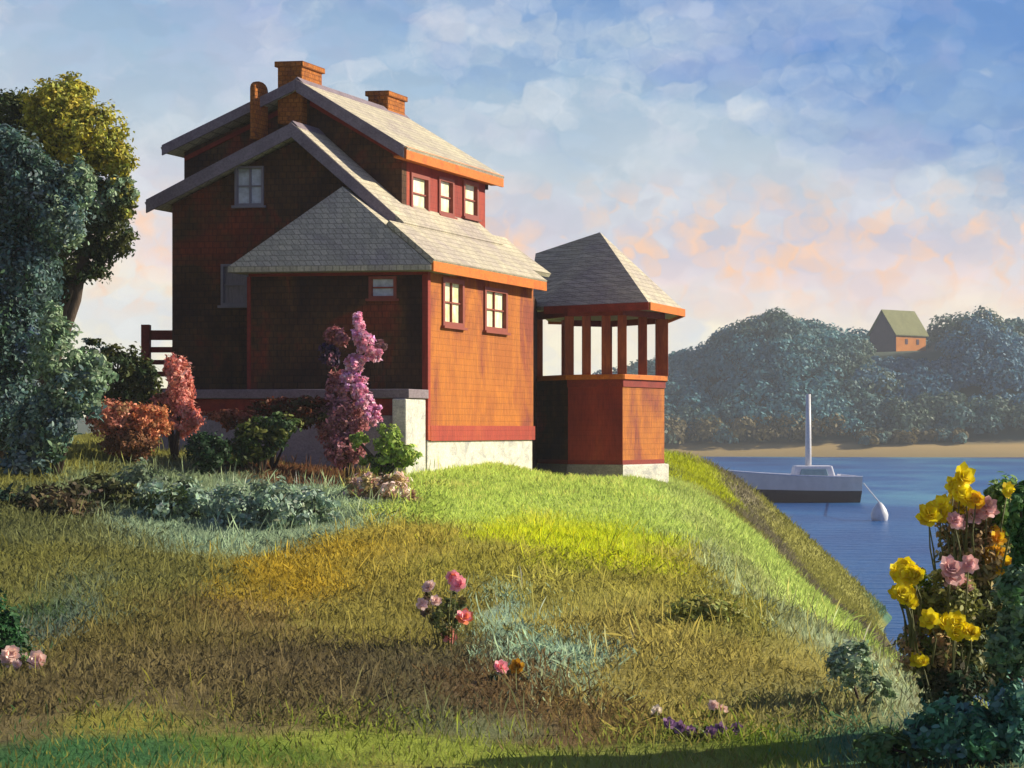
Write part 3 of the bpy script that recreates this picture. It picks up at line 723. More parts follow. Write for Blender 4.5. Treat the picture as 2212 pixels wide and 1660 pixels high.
def bz(py): return at(0, py, YB).z
def bxx(px): return at(px, 0, YB).x
cbn = MB(); X0, X1 = bxx(1706), bxx(1806); z0, z1 = bz(1048), bz(1006)
cbn.hull8([(X0, YB-1.1, z0), (X1, YB-1.1, z0), (X1, YB+1.1, z0), (X0, YB+1.1, z0), (X0+.35, YB-.85, z1), (X1-.45, YB-.85, z1), (X1-.45, YB+.85, z1), (X0+.35, YB+.85, z1)])
cab = cbn.build('cabin', M['deck'], boat, boat, bevel=.12)
wnd = MB(); X0, X1 = bxx(1722), bxx(1786); z0, z1 = bz(1030), bz(1013)
wnd.hull8([(X0, YB-1.13, z0), (X1, YB-1.13, z0), (X1, YB-1.0, z0), (X0, YB-1.0, z0), (X0+.2, YB-1.02, z1), (X1-.2, YB-1.02, z1), (X1-.2, YB-.9, z1), (X0+.2, YB-.9, z1)])
wnd.build('cabin_window', M['boat_glass'], cab, boat, bevel=.05)
ms = MB(); mx = bxx(1746); ms.tube([(mx, YB, bz(1025)), (mx, YB, bz(950)), (mx, YB, bz(852))], [.27, .25, .2], 10); mast = ms.build('mast', M['alu'], boat, boat, smooth=True)
cp = MB(); X0, X1 = bxx(1812), bxx(1850); cp.hull8([(X0, YB-1.0, 1.9), (X1, YB-1.0, 1.9), (X1, YB+1., 1.9), (X0, YB+1, 1.9), (X0, YB-.9, 2.35), (X1, YB-1.0, 2.2), (X1, YB+1., 2.2), (X0, YB+.9, 2.35)]); cp.build('cockpit_coaming', M['deck'], boat, boat)

# mooring buoy
yb = 123.; bc = at(1900, 1107, yb)
buoy = empty('mooring_buoy', (bc.x, yb, 0), 'round white mooring buoy floating off the stern of the sailing boat', 'buoy')
bb = MB(); prof = [(.0, -.35), (.38, -.25), (.55, .1), (.58, .4), (.46, .75), (.26, 1.05), (.12, 1.2), (0.02, 1.24)]
vs = []; fs = []; k = 20
for r_, z_ in prof:
    for i in range(k): vs.append((bc.x+r_*math.cos(2*math.pi*i/k), yb+r_*math.sin(2*math.pi*i/k), z_))
for j in range(len(prof)-1):
    for i in range(k): fs.append((j*k+i, j*k+(i+1) % k, (j+1)*k+(i+1) % k, (j+1)*k+i))
bb.add(vs, fs); bb.build('float', mat_flat('weathered white buoy', (.55, .58, .64), .45, 0, .15, 3), buoy, buoy, smooth=True)
tg = MB(); rl_ = [Vector((bc.x, yb, 1.2)), at(1880, 1062, 130), Vector((bx1+.08, YB-1.6, 1.6))]; tg.tube(rl_, .05, 6); tg.build('mooring_line', M['alu'], buoy, buoy)

# ------------------------------------------------------------------ grass
def tw_(x, y): return np.array([mnoise.noise(Vector((a_*1.7, b_*1.1, 9)))+.6*mnoise.noise(Vector((a_*4, b_*2.4, 2))) for a_, b_ in zip(x, y)])*2.2
def blades(n, xr, yr, h, w, mask=None, jit=.2, lean=.5, gain=1., colf=None, wobble=True):
    x = rng.uniform(*xr, n); y = yr[0]+(yr[1]-yr[0])*rng.uniform(0, 1, n)**1.25
    keep = np.abs(x/y*F) < 1250; x, y = x[keep], y[keep]
    z = gh(x, y); keep = z > .15; x, y, z = x[keep], y[keep], z[keep]
    if mask is not None: k = mask(x, y); x, y, z = x[k], y[k], z[k]
    n = len(x)
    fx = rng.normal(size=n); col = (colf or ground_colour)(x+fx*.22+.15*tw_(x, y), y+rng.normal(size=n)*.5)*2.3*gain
    lum = 1+rng.normal(size=(n, 1))*jit
    tw = np.array([mnoise.noise(Vector((a_*1.1, b_*.8, 0))) for a_, b_ in zip(x, y)])
    col = np.clip(col*lum*(1+.45*tw[:, None]), .003, .9)
    hh = h*rng.uniform(.5, 1.4, n)*(1+.6*tw)*(.55+.018*y)
    ln = rng.normal(size=(n, 2))*lean
    ax = np.stack([ln[:, 0]*hh, ln[:, 1]*hh, hh], 1)*.5
    ang = rng.uniform(-1.0, 1.0, n); ww = w*rng.uniform(.6, 1.5, n)*(.5+.022*y)
    bx = np.stack([np.cos(ang)*ww, np.sin(ang)*ww, ww*0], 1)
    cen = np.stack([x, y, z], 1)+ax*.95
    return cen, ax, bx, col
def houseclear(x, y):
    # keep grass out of the buildings
    q = np.stack([x-C0.x, y-C0.y], 1); Mx = np.array([[-U.x, V.x], [-U.y, V.y]]); s = np.linalg.solve(Mx, q.T).T
    inside = (s[:, 0] > 0) & (s[:, 0] < aL) & (s[:, 1] > -1.1) & (s[:, 1] < VE)
    gzb = (x > P[0].x) & (x < P[3].x+.1) & (y > 50.) & (y < 56)
    return ~(inside | gzb)
c, a_, b_, k = blades(330000, (-13, 13), (10.5, 60), .085, .008, houseclear, lean=.5, jit=.14)
tag(quads_obj('grass', c, a_, b_, k, M['grass'], tip=.45, bend=.25), None, None, None, 'stuff')
c, a_, b_, k = blades(9000, (-12, 9), (13.2, 42), .26, .004, lambda x, y: houseclear(x, y) & ~((y > 27) & (x > -1.5)), lean=.3, jit=.2, gain=1.25)
tag(quads_obj('tall_grass', c, a_, b_, k, M['grass'], tip=.6, bend=.3), None, None, None, 'stuff')
# taller meadow herbs: broad soft leaves in drifts
def herb(x, y):
    v = np.array([mnoise.noise(Vector((a_*.45, b_*.33, 5))) for a_, b_ in zip(x, y)])
    px = 1106+x/y*F
    front = y > 13.5
    lawn = (y > 25) & (px > 960) & (px < 1800)
    return houseclear(x, y) & front & ~lawn & (v > -.25)
c, a_, b_, k = blades(120000, (-11, 8), (13.4, 40), .09, .011, herb, .13, .8)
tag(quads_obj('meadow_herbs', c, a_, b_, k, M['grass'], tip=.8, bend=.35), None, None, None, 'stuff')

# ------------------------------------------------------------------ trees and shrubs
def px_blob(px, py, hw, hh, Y, cols, w=1, dy=None):
    c = at(px, py, Y); rx = hw/F*Y; rz = hh/F*Y
    return (tuple(c), (rx, dy or (rx+rz)*.5, rz), cols, w)
def plant(name, blobs, size, per, label, cat, group=None, stem=.06, part='foliage', mat='leaf', loc=None, droop=0, jit=.16, stems=5):
    cs = np.array([b_[0] for b_ in blobs]); cx, cy = cs[:, 0].mean(), cs[:, 1].mean()
    if loc: cx, cy = loc
    z0 = ghf(cx, cy); root = empty(name, (cx, cy, z0), label, cat, group)
    C, A, B, K = blob_leaves(blobs, size, per, droop=droop, jit=jit)
    gz_ = gh(C[:, 0], C[:, 1]); k = C[:, 2] > gz_+.03
    quads_obj(part, C[k], A[k], B[k], K[k], M[mat], root, root, bend=.3)
    mb = MB(); br = sorted(blobs, key=lambda q: -q[1][0]*q[1][2])[:stems]
    for q in br:
        c = Vector(q[0]); s = Vector((cx, cy, z0-.1)); mid = s.lerp(c, .5)+Vector((random.uniform(-.1, .1)*(c-s).length, 0, .12*(c-s).length))
        mb.tube([s, mid, c, c+Vector((0, 0, q[1][2]*.5))], [stem, stem*.7, stem*.4, stem*.12], 7)
    mb.build('trunk' if cat == 'tree' else 'stem', M['bark'], root, root, smooth=True)
    return root

OL = [(168, 158, 54), (152, 148, 54), (136, 136, 54), (116, 120, 48)]
BG = [(70, 96, 96), (84, 108, 104), (58, 84, 74), (98, 116, 116), (48, 74, 52)]
SG = [(118, 140, 110), (132, 152, 124), (96, 120, 92)]
DG = [(56, 66, 28), (44, 62, 34), (70, 76, 34)]
plant('olive_tree', [
  px_blob(120, 235, 70, 60, 41, OL), px_blob(190, 300, 80, 70, 41, OL), px_blob(110, 330, 90, 80, 41.5, OL+DG[:1]), px_blob(245, 345, 50, 38, 41, OL),
  px_blob(150, 215, 55, 50, 41.5, OL), px_blob(30, 260, 80, 60, 42, DG), px_blob(200, 440, 75, 60, 41.2, DG+SG), px_blob(255, 415, 42, 38, 41, SG+OL[:1]),
  px_blob(225, 500, 60, 60, 41.5, DG), px_blob(170, 560, 65, 55, 41.5, DG), px_blob(110, 610, 45, 50, 41.5, DG), px_blob(262, 440, 34, 40, 41, DG+OL[2:]), px_blob(60, 450, 90, 110, 42.5, DG)],
  .055, 2000, 'tall tree with a sunlit olive yellow crown at the left of the house', 'tree', stem=.22, loc=(at(40, 0, 42).x, 42), stems=7)
plant('blue_green_tree', [
  px_blob(10, 350, 80, 70, 36, BG), px_blob(70, 410, 75, 80, 36, BG), px_blob(10, 470, 110, 120, 36.5, BG), px_blob(130, 470, 60, 70, 35.8, BG[:4]+SG[:1]),
  px_blob(50, 600, 80, 90, 36, BG), px_blob(-30, 700, 110, 120, 36, BG), px_blob(45, 740, 60, 80, 36, BG+[(92, 112, 140)]), px_blob(20, 880, 80, 90, 36, BG), px_blob(170, 400, 40, 50, 35.8, SG+BG[:1])],
  .05, 2000, 'cool blue green tree at the left edge before the olive yellow tree', 'tree', stem=.2, loc=(at(-10, 0, 36).x, 36), stems=7)
plant('sage_shrub', [px_blob(120, 760, 50, 70, 33, SG), px_blob(150, 850, 70, 60, 33, SG+BG[:2]), px_blob(190, 810, 60, 50, 33.3, SG), px_blob(90, 930, 70, 70, 33, SG+BG), px_blob(60, 1000, 60, 50, 33, BG), px_blob(110, 700, 26, 45, 33, SG)],
  .055, 1700, 'loose sage green shrub below the blue green tree', 'shrub')
plant('dark_green_shrub', [px_blob(255, 790, 58, 42, 40, DG), px_blob(300, 830, 50, 50, 40, DG), px_blob(215, 850, 55, 60, 40, DG), px_blob(200, 765, 42, 30, 40, DG+BG[:1])],
  .055, 1700, 'rounded dark green shrub left of the house steps', 'shrub')
PK = [(214, 142, 130), (202, 130, 120), (226, 156, 144), (184, 120, 102)]
plant('salmon_flowering_shrub', [px_blob(392, 840, 26, 60, 39.5, PK), px_blob(400, 905, 34, 38, 39.5, PK), px_blob(375, 800, 18, 34, 39.6, PK), px_blob(350, 880, 34, 30, 39.6, PK[1:]+[(120, 80, 50)])],
  .042, 2100, 'salmon pink flowering shrub at the dark left corner of the house', 'shrub')
plant('rust_flowering_shrub', [px_blob(250, 905, 55, 42, 38.2, [(196, 134, 114), (176, 118, 94), (206, 142, 124), (138, 108, 74)]), px_blob(320, 915, 46, 44, 38.2, [(206, 136, 96), (164, 112, 72), (190, 120, 88)]), px_blob(280, 960, 60, 34, 38, [(110, 76, 50), (126, 84, 56)])],
  .042, 2000, 'low rust pink flowering shrub, in front of the dark green shrub', 'shrub')
GB = [(58, 74, 38), (66, 88, 42), (48, 70, 42), (84, 92, 40)]
plant('round_green_shrub', [px_blob(448, 975, 40, 42, 37.5, [(38, 62, 38), (46, 72, 44)])], .055, 2600, 'compact round deep green shrub, nearest to the rust and salmon shrubs', 'shrub')
plant('green_shrub', [px_blob(560, 950, 60, 40, 38.5, GB), px_blob(600, 925, 50, 30, 38.6, GB), px_blob(520, 985, 50, 26, 38.4, GB+[(90, 70, 40)])], .06, 2000, 'low mid green shrub under the middle of the grey front ledge', 'shrub')
plant('brown_leaved_shrub', [px_blob(500, 905, 50, 22, 39.2, [(128, 70, 50), (110, 64, 42), (150, 96, 74)]), px_blob(660, 890, 55, 30, 39.4, [(100, 46, 26), (84, 50, 28), (66, 60, 30)]), px_blob(590, 880, 50, 20, 39.6, [(100, 48, 28), (70, 56, 30)])], .05, 1900, 'straggling brown leaved shrub against the foot of the front wall', 'shrub')
MV = [(150, 98, 104), (166, 110, 116), (134, 86, 88), (182, 128, 138)]
PP = [(240, 166, 186), (232, 150, 174), (244, 178, 194), (232, 160, 200)]
plant('pink_flowering_tree', [
  px_blob(775, 712, 12, 34, 39.5, PP), px_blob(790, 745, 20, 30, 39.4, PP), px_blob(808, 765, 18, 18, 39.4, PP), px_blob(765, 790, 20, 26, 39.4, PP), px_blob(752, 818, 17, 20, 39.4, PP), px_blob(778, 840, 18, 26, 39.4, PP), px_blob(788, 868, 18, 22, 39.3, PP), px_blob(806, 892, 20, 22, 39.3, PP),
  px_blob(728, 730, 26, 22, 39.7, MV+[(186, 128, 140)]), px_blob(712, 768, 22, 26, 39.8, [(52, 44, 70), (70, 52, 80), (120, 76, 96)]), px_blob(825, 745, 18, 12, 39.6, [(120, 90, 96), (150, 110, 110)]),
  px_blob(742, 850, 36, 50, 39.7, MV), px_blob(735, 910, 48, 50, 39.6, MV), px_blob(745, 968, 40, 40, 39.4, MV+[(170, 130, 140)])],
  .048, 2900, 'tall flowering tree with upright bright pink sprays before the dark front wall', 'tree', stem=.06, loc=(at(755, 0, 39.6).x, 39.6))
LM = [(150, 172, 84), (166, 186, 96), (128, 150, 66), (112, 134, 62)]
plant('lime_green_shrub', [px_blob(838, 955, 32, 34, 38.6, LM), px_blob(868, 985, 34, 26, 38.6, LM), px_blob(772, 950, 20, 20, 38.6, LM), px_blob(820, 1000, 34, 20, 38.6, LM[2:]+GB[:1])], .05, 2500, 'small lime green shrub beside the white corner pier', 'shrub')
plant('pale_pink_flowering_shrub', [px_blob(790, 1062, 40, 40, 33.2, [(232, 196, 180), (214, 180, 164), (150, 134, 90)]), px_blob(850, 1066, 46, 44, 33.2, [(232, 196, 180), (222, 186, 172), (160, 140, 96)]), px_blob(900, 1098, 28, 34, 32.8, [(176, 140, 120), (150, 136, 80)])],
  .045, 1900, 'low shrub of pale peach pink flowers in the grass below the lime green shrub', 'shrub')
SB = [(134, 156, 138), (120, 142, 122), (146, 164, 150), (104, 120, 94)]
plant('silver_green_shrub', [px_blob(600, 1100, 80, 60, 30, SB), px_blob(510, 1110, 66, 54, 30.2, SB), px_blob(680, 1105, 54, 44, 30.3, SB)], .05, 1700, 'wide silvery green shrub on the slope, right hand one of two', 'shrub')
plant('silver_green_shrub', [px_blob(370, 1085, 76, 54, 30.0, SB+GB[:1]), px_blob(300, 1050, 60, 50, 31, [(88, 104, 80), (104, 120, 98)]), px_blob(430, 1085, 50, 34, 31, SB)], .05, 1600, 'wide silvery green shrub with grey lower leaves, nearer the left trees', 'shrub')
plant('dark_undergrowth_shrub', [px_blob(110, 1100, 90, 50, 29, [(66, 62, 42), (52, 58, 36), (84, 72, 48)]), px_blob(30, 1130, 60, 80, 29, [(36, 60, 44), (50, 70, 44)]), px_blob(220, 1060, 70, 34, 30.5, [(70, 74, 42), (84, 88, 50)])], .06, 1500, 'dark brownish green shrub at the left edge under the sage green shrub', 'shrub')
plant('edge_shrub', [px_blob(-20, 1420, 70, 120, 16, [(36, 72, 40), (44, 84, 44), (30, 58, 40)]), px_blob(20, 1560, 60, 70, 15, [(40, 70, 40), (60, 72, 42)])], .03, 3300, 'deep green shrub at the bottom left edge, beside small pale pink flowers', 'shrub')

BS = [(100, 88, 60), (112, 96, 66), (88, 80, 56), (120, 110, 68)]
plant('olive_scrub', [px_blob(1520, 1345, 90, 56, 18.5, [(130, 134, 66), (118, 126, 60), (142, 138, 72)]), px_blob(1600, 1390, 50, 30, 18, [(124, 130, 62), (136, 132, 70)])], .03, 1500, 'soft olive green bush on the open slope right of the middle', 'shrub', stem=.015)
plant('silver_scrub', [px_blob(1840, 1435, 54, 48, 14.8, [(140, 158, 128), (120, 140, 108), (128, 150, 124)]), px_blob(1890, 1490, 36, 34, 14.4, [(132, 150, 120), (110, 130, 98)])], .026, 1500, 'pale silvery bush near the lower right, left of the yellow blossoms', 'shrub', stem=.015)

# ------------------------------------------------------------------ single blossoms on bushes
def blossom(root, c, r, cols, name='blossom', parent=None, tilt=None):
    """cupped flower of two rings of petals round a small heart"""
    c = np.array(c); n0 = Vector((random.uniform(-.5, .5), -1, random.uniform(.1, .8))) if tilt is None else Vector(tilt)
    n0.normalize(); a = n0.cross(Vector((0, 0, 1))).normalized(); b_ = n0.cross(a)
    C, A, B, K = [], [], [], []
    for ring, (k, rr, up) in enumerate(((7, .55, .25), (6, .33, .5), (4, .14, .6))):
        for i in range(k):
            t = 2*math.pi*(i+.5*ring+random.uniform(-.2, .2))/k
            d = a*math.cos(t)+b_*math.sin(t)
            ax = (d*(1-up)+n0*up).normalized()*r*.5*random.uniform(.8, 1.2)
            bx = n0.cross(d).normalized()*r*.36
            C.append(c+np.array(d*rr*r+n0*up*r*.3)); A.append(ax); B.append(bx)
            K.append(np.array(lin(cols[random.randrange(len(cols))]))*1.25*random.uniform(.85, 1.1))
    return quads_obj(name, np.array(C), np.array(A, dtype=float), np.array(B, dtype=float), np.array(K), M['petal'], parent or root, root, bend=-.25, tip=1.15)
def flower_bush(name, label, base_px, Y, flowers, leafblobs, leafsize=.03, per=1900, cat='flowers', mat='leaf', part='foliage'):
    p = at(base_px, 0, Y); z0 = ghf(p.x, Y); root = empty(name, (p.x, Y, z0), label, cat)
    if leafblobs:
        C, A, B, K = blob_leaves(leafblobs, leafsize, per)
        k = C[:, 2] > gh(C[:, 0], C[:, 1])+.01; quads_obj(part, C[k], A[k], B[k], K[k], M[mat], root, root, bend=.3)
    sm = MB()
    for f in flowers:
        px, py, r, cols = f[:4]; r *= 1.05; Yf = Y+(f[4] if len(f) > 4 else random.uniform(-.15, .15)); c = at(px, py, Yf)
        g0 = ghf(c.x, c.y)
        if c.z < g0+r: c.z = g0+r*1.0
        blossom(root, c, r, cols)
        s = Vector((p.x+(c.x-p.x)*.35, Y, ghf(p.x+(c.x-p.x)*.35, Y)-.03)); cc = c+Vector((0, .02, -r*.2))
        s = s.lerp(cc, .68) if (cc-s).length > .7 else s; sm.tube([s, s.lerp(cc, .5)+Vector((random.uniform(-.04, .04), 0, .03)), cc], [.008, .006, .004], 6)
    sm.build('stem', M['stemg'], root, root, smooth=True)
    return root
M['stemg'] = mat_flat('green brown stems', (.12, .13, .04), .7)
RO = [(242, 176, 182), (234, 160, 168)]; OR = [(230, 130, 84), (234, 146, 104), (242, 170, 174)]
PA = [(238, 212, 202), (226, 196, 184)]
G2 = [(104, 112, 62), (88, 98, 60), (118, 112, 62)]
flower_bush('rose_bush', 'rose bush with pink, coral and pale blossoms in the middle of the meadow', 965, 17.6,
  [(978, 1248, .075, OR[:2]+RO, .02), (990, 1262, .085, RO, -.05), (926, 1268, .07, PA), (911, 1305, .06, PA), (941, 1298, .06, PA), (1003, 1333, .085, OR+RO), (970, 1372, .085, [(240, 178, 168), (230, 156, 146)])],
  [px_blob(960, 1335, 30, 44, 17.7, G2, .6), px_blob(925, 1305, 22, 26, 17.8, [(120, 98, 82), (104, 96, 64)], .6), px_blob(990, 1310, 22, 34, 17.8, G2, .6)], .024, 1600)
flower_bush('rose_pair', 'pink bloom and ochre bloom side by side at the end of the silvery streak', 1098, 15.9,
  [(1082, 1441, .07, RO), (1117, 1440, .07, [(206, 160, 50), (190, 140, 40)])], [px_blob(1100, 1470, 40, 26, 16, G2)], .026, 2600)
flower_bush('pale_rose_bush', 'small bush of pale pink blossoms at the lower left edge', 45, 15.6,
  [(24, 1412, .075, PA), (80, 1430, .085, PA), (18, 1478, .085, PA), (52, 1466, .06, PA), (36, 1438, .05, PA)], [px_blob(50, 1460, 70, 50, 15.8, [(52, 88, 44), (66, 96, 40), (84, 98, 44)])], .028, 2600)
VI = [(150, 116, 154), (134, 100, 136), (160, 126, 164)]
flower_bush('purple_flower_clump', 'low clump of purple flowers under two pale petals at the lawn edge', 1520, 13.6,
  [(1445, 1563, .05, VI), (1468, 1572, .05, VI), (1492, 1580, .045, VI), (1535, 1600, .05, VI), (1556, 1606, .055, VI), (1590, 1592, .05, VI)], [px_blob(1510, 1600, 80, 26, 13.8, [(78, 94, 34), (92, 104, 40)])], .024, 2600)
flower_bush('white_flower_sprig', 'slim sprig with one white bloom above the purple clump', 1419, 14.3, [(1419, 1535, .045, [(226, 216, 200)]), (1413, 1550, .035, [(216, 206, 186)])], [px_blob(1419, 1560, 20, 16, 14.4, G2)], .02, 2600)
flower_bush('pale_pink_sprig', 'slim sprig of pale pink petals above the right end of the purple clump', 1550, 14.3, [(1541, 1524, .045, PA), (1560, 1537, .045, PA)], [px_blob(1550, 1550, 20, 16, 14.4, [(84, 98, 40)])], .02, 2600)

YE = [(226, 210, 20), (214, 190, 30), (236, 222, 50)]; YO = [(222, 178, 40), (204, 150, 46), (228, 200, 40)]
PK2 = [(232, 190, 190), (220, 176, 172), (240, 204, 202)]
BR_ = [(150, 130, 88), (164, 138, 96), (126, 122, 78)]
YS = 13.2
def ybush(name, label, base_px, Y, fl, leaf, cat='shrub', per=2600):
    r = flower_bush(name, label, base_px, Y, fl, leaf, .024, per, cat)
    return r
def cluster(px, py, hw, hh, cols, n, r=.065):
    return [(px+random.uniform(-1, 1)*hw, py+random.uniform(-1, 1)*hh, r*random.uniform(.8, 1.25), cols) for _ in range(n)]
fl = cluster(2078, 1060, 18, 34, YE, 6, .075)+cluster(2058, 1095, 30, 14, YE, 3, .065)+cluster(2010, 1118, 24, 10, YE, 3, .07)+cluster(2108, 1062, 8, 26, YO, 2, .06)
fl += cluster(2160, 1190, 14, 40, YO, 5, .075)+cluster(2178, 1060, 6, 24, YE, 2, .055)
fl += cluster(2066, 1120, 22, 18, PK2, 3, .06)+cluster(2120, 1108, 20, 18, PK2, 3, .07)
ybush('yellow_azalea', 'tall shrub against the water with yellow blossoms on top and pink ones beneath', 2100, YS, fl,
  [px_blob(2080, 1130, 50, 60, YS+.2, BR_), px_blob(2110, 1210, 66, 80, YS+.2, BR_+[(92, 100, 60)]), px_blob(2165, 1110, 40, 80, YS+.3, [(104, 132, 66), (120, 146, 90), (84, 120, 50)]), px_blob(2130, 1310, 80, 80, YS+.2, [(100, 104, 66), (116, 120, 72)]), px_blob(2140, 1420, 80, 80, YS+.2, [(90, 100, 66), (76, 100, 70)])])
YT = 12.7
fl = cluster(1955, 1232, 22, 26, YE, 5, .07)+cluster(1935, 1275, 26, 14, YE, 4, .07)+cluster(1958, 1290, 12, 24, YE, 3, .06)+cluster(2035, 1350, 34, 16, YE, 5, .07)+cluster(2085, 1365, 24, 16, YE, 4, .06)+cluster(1990, 1427, 10, 12, YE, 2, .055)
fl += cluster(2072, 1240, 22, 26, PK2, 5, .07)
ybush('yellow_rose_bush', 'lower bush with spreading yellow blossoms and one pink cluster, right of the grassy slope', 2040, YT, fl,
  [px_blob(2040, 1300, 66, 60, YT+.2, [(122, 124, 64), (104, 108, 56), (134, 138, 78)]), px_blob(2010, 1390, 64, 66, YT+.2, BR_+[(92, 104, 50)]), px_blob(2080, 1400, 60, 60, YT+.3, [(84, 96, 56), (104, 108, 62)]), px_blob(1975, 1270, 34, 50, YT+.2, [(96, 120, 30), (110, 110, 50)]), px_blob(2060, 1480, 70, 60, YT+.2, [(72, 72, 48), (52, 76, 52)])])
plant('right_edge_shrub', [px_blob(2200, 1290, 44, 70, 12.3, [(104, 134, 98), (118, 146, 112), (74, 108, 66)]), px_blob(2190, 1400, 50, 60, 12.3, [(96, 124, 92), (74, 108, 78)]), px_blob(2205, 1110, 26, 60, 12.4, [(76, 112, 62), (54, 92, 46)]), px_blob(2220, 1200, 34, 60, 12.4, [(64, 104, 54)])],
  .03, 3600, 'soft green leafy shrub at the right edge behind the yellow blossoms', 'shrub', stem=.02)
plant('teal_leaved_shrub', [px_blob(2080, 1580, 110, 60, 12.2, [(60, 110, 86), (72, 122, 90), (72, 110, 104)]), px_blob(2190, 1560, 60, 90, 12.2, [(62, 108, 88), (84, 122, 120), (78, 122, 104)]), px_blob(1930, 1620, 80, 40, 12.3, [(76, 112, 68), (92, 116, 64)])],
  .032, 3200, 'low shrub with dark teal leaves in the bottom right corner', 'shrub', stem=.02)

# ------------------------------------------------------------------ sun and sky
SUN_EL, SUN_AZ = R(27), R(79)         # azimuth clockwise from straight ahead: the sun stands to the right
sd = Vector((math.sin(SUN_AZ)*math.cos(SUN_EL), math.cos(SUN_AZ)*math.cos(SUN_EL), math.sin(SUN_EL)))
sl = bpy.data.lights.new('sun', 'SUN'); sl.energy = 5.0; sl.angle = R(.6); sl.color = (1, .88, .66)
so = bpy.data.objects.new('sun', sl); COL.objects.link(so); so.rotation_euler = sd.to_track_quat('Z', 'Y').to_euler(); so.location = (30, 0, 30)
w = bpy.data.worlds.new('World'); SC.world = w; w.use_nodes = True; nt = w.node_tree
bg = nt.nodes['Background']; tc = N(nt, 'ShaderNodeTexCoord').outputs['Generated']
sky = N(nt, 'ShaderNodeTexSky'); sky.sky_type = 'NISHITA'; sky.sun_disc = False; sky.sun_elevation = SUN_EL; sky.sun_rotation = SUN_AZ
nsk = mix(nt, 1., sky.outputs[0], (.62, .55, .72), 'MULTIPLY')
sp = N(nt, 'ShaderNodeSeparateXYZ'); nt.links.new(tc, sp.inputs[0])
# brush-like patches: sample the cloud fields at stretched cell centres
vm = mapping(nt, tc, (70, 70, 120))
nd = noise(nt, tc, 30, 3, .6); vadd = N(nt, 'ShaderNodeVectorMath'); vadd.operation = 'ADD'; nt.links.new(vm, vadd.inputs[0])
vs_ = N(nt, 'ShaderNodeVectorMath'); vs_.operation = 'SCALE'; nt.links.new(nd.outputs['Color'], vs_.inputs[0]); vs_.inputs['Scale'].default_value = 2.2; nt.links.new(vs_.outputs[0], vadd.inputs[1])
vo = N(nt, 'ShaderNodeTexVoronoi'); vo.feature = 'SMOOTH_F1'; vo.inputs['Smoothness'].default_value = .6; nt.links.new(vadd.outputs[0], vo.inputs['Vector']); vo.inputs['Scale'].default_value = 1
z = sp.outputs[2]; x = sp.outputs[0]
inv = mapping(nt, vo.outputs['Position'], (1/70, 1/70, 1/120))
dm = N(nt, 'ShaderNodeMix'); dm.data_type = 'VECTOR'; dm.inputs[0].default_value = .5
wv = N(nt, 'ShaderNodeVectorMath'); wv.operation = 'MULTIPLY_ADD'; nw = noise(nt, tc, 90, 3, .7); nt.links.new(nw.outputs['Color'], wv.inputs[0]); wv.inputs[1].default_value = (.016, .016, .012); nt.links.new(tc, wv.inputs[2])
nt.links.new(wv.outputs[0], dm.inputs[4]); nt.links.new(inv, dm.inputs[5]); dab = dm.outputs[1]
nA = noise(nt, mapping(nt, dab, (1, 1, 1.7)), 9, 5, .6, .2)
zw = mathn(nt, 'ADD', z, mathn(nt, 'MULTIPLY', mathn(nt, 'SUBTRACT', nA.outputs[0], .5), .07))
zw = mathn(nt, 'ADD', zw, mathn(nt, 'MULTIPLY', x, .06))
g = ramp(nt, [(0, lin((250, 244, 210))), (.26, lin((250, 240, 214))), (.36, lin((234, 216, 214))), (.47, lin((200, 198, 210))), (.60, lin((186, 200, 212))), (.75, lin((158, 184, 208))), (1, lin((124, 160, 204)))])
nt.links.new(mathn(nt, 'DIVIDE', zw, .24, True), g.inputs[0]); c = g.outputs[0]
# deep blue opening at the upper right
bl = mathn(nt, 'MULTIPLY_ADD', x, .3); bl.node.inputs[2].default_value = -.188
bl = mathn(nt, 'ADD', bl, z); bl = mathn(nt, 'ADD', bl, mathn(nt, 'MULTIPLY', mathn(nt, 'SUBTRACT', nA.outputs[0], .5), .22))
bl = mathn(nt, 'MULTIPLY', bl, 14, True)
c = mix(nt, bl, c, lin((98, 142, 200)))
# white and lilac cloud
nB = noise(nt, mapping(nt, dab, (1, 1, 1.5), (0, R(15), 0), (3, 1, 2)), 15, 5, .6, .2)
rB = ramp(nt, [(.47, (0,)*3), (.66, (1,)*3)]); nt.links.new(nB.outputs[0], rB.inputs[0])
c = mix(nt, mathn(nt, 'MULTIPLY', rB.outputs[0], mathn(nt, 'SUBTRACT', .78, mathn(nt, 'MULTIPLY', bl, .5))), c, lin((216, 222, 228)))
nL = noise(nt, mapping(nt, dab, (1, 1, 1.6), (0, 0, 0), (7, 5, 1)), 12, 4, .6, .2)
rL = ramp(nt, [(.5, (0,)*3), (.68, (1,)*3)]); nt.links.new(nL.outputs[0], rL.inputs[0])
c = mix(nt, mathn(nt, 'MULTIPLY', rL.outputs[0], .35), c, lin((192, 190, 214)))
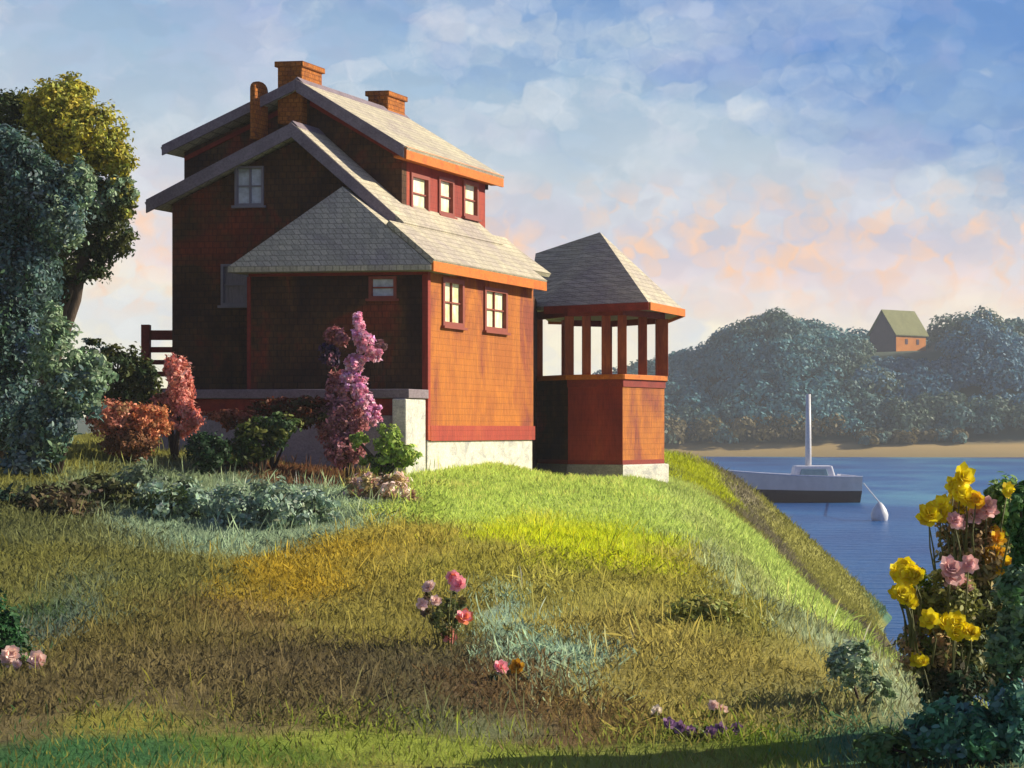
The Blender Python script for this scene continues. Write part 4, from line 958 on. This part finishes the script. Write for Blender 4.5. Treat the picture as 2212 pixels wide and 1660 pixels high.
# peach puffs low in the sky
low = ramp(nt, [(0, (0,)*3), (.24, (.1,)*3), (.36, (1,)*3), (.48, (.8,)*3), (.58, (0,)*3)]); nt.links.new(mathn(nt, 'DIVIDE', z, .24, True), low.inputs[0])
nP = noise(nt, mapping(nt, dab, (1, 1, .8), (0, R(10), 0), (1, 9, 4)), 66, 2, .5, 0)
rP = ramp(nt, [(.46, (0,)*3), (.70, (1,)*3)]); nt.links.new(nP.outputs[0], rP.inputs[0])
c = mix(nt, mathn(nt, 'MULTIPLY', mathn(nt, 'MULTIPLY', rP.outputs[0], low.outputs[0]), .9), c, lin((250, 204, 168)))
# dab-wise tone
sv_ = N(nt, 'ShaderNodeSeparateColor'); nt.links.new(vo.outputs['Color'], sv_.inputs[0])
dv = mathn(nt, 'MULTIPLY_ADD', sv_.outputs[0], .08); dv.node.inputs[2].default_value = .97
cm = N(nt, 'ShaderNodeCombineColor'); 
for i in range(3): nt.links.new(dv, cm.inputs[i])
c = mix(nt, 1., c, cm.outputs[0], 'MULTIPLY')
# above the picture the sky is plain daylight
hi = mathn(nt, 'MULTIPLY', mathn(nt, 'SUBTRACT', z, .26), 3.5, True)
hi = mathn(nt, 'MAXIMUM', hi, mathn(nt, 'MULTIPLY', sp.outputs[1], -4., True))
c = mix(nt, hi, mix(nt, 1., c, (7.1, 7.1, 7.1), 'MULTIPLY'), nsk)
nt.links.new(c, bg.inputs[0]); bg.inputs[1].default_value = .10
SC.render.film_transparent = False
SC.cycles.max_bounces = 6; SC.cycles.use_denoising = True

# ------------------------------------------------------------------ air
hz = MB(); hz.hull8([(-950, -150, -12), (950, -150, -12), (950, 640, -12), (-950, 640, -12), (-950, -150, 44), (950, -150, 44), (950, 640, 44), (-950, 640, 44)])
m = bpy.data.materials.new('haze'); m.use_nodes = True; nt = m.node_tree; nt.nodes.remove(nt.nodes['Principled BSDF'])
pv = nt.nodes.new('ShaderNodeVolumePrincipled'); pv.inputs['Color'].default_value = (.80, .88, .95, 1); pv.inputs['Density'].default_value = .00042; pv.inputs['Anisotropy'].default_value = 0
nt.links.new(pv.outputs[0], nt.nodes['Material Output'].inputs['Volume'])
tag(hz.build('haze', m), None, None, None, 'stuff')
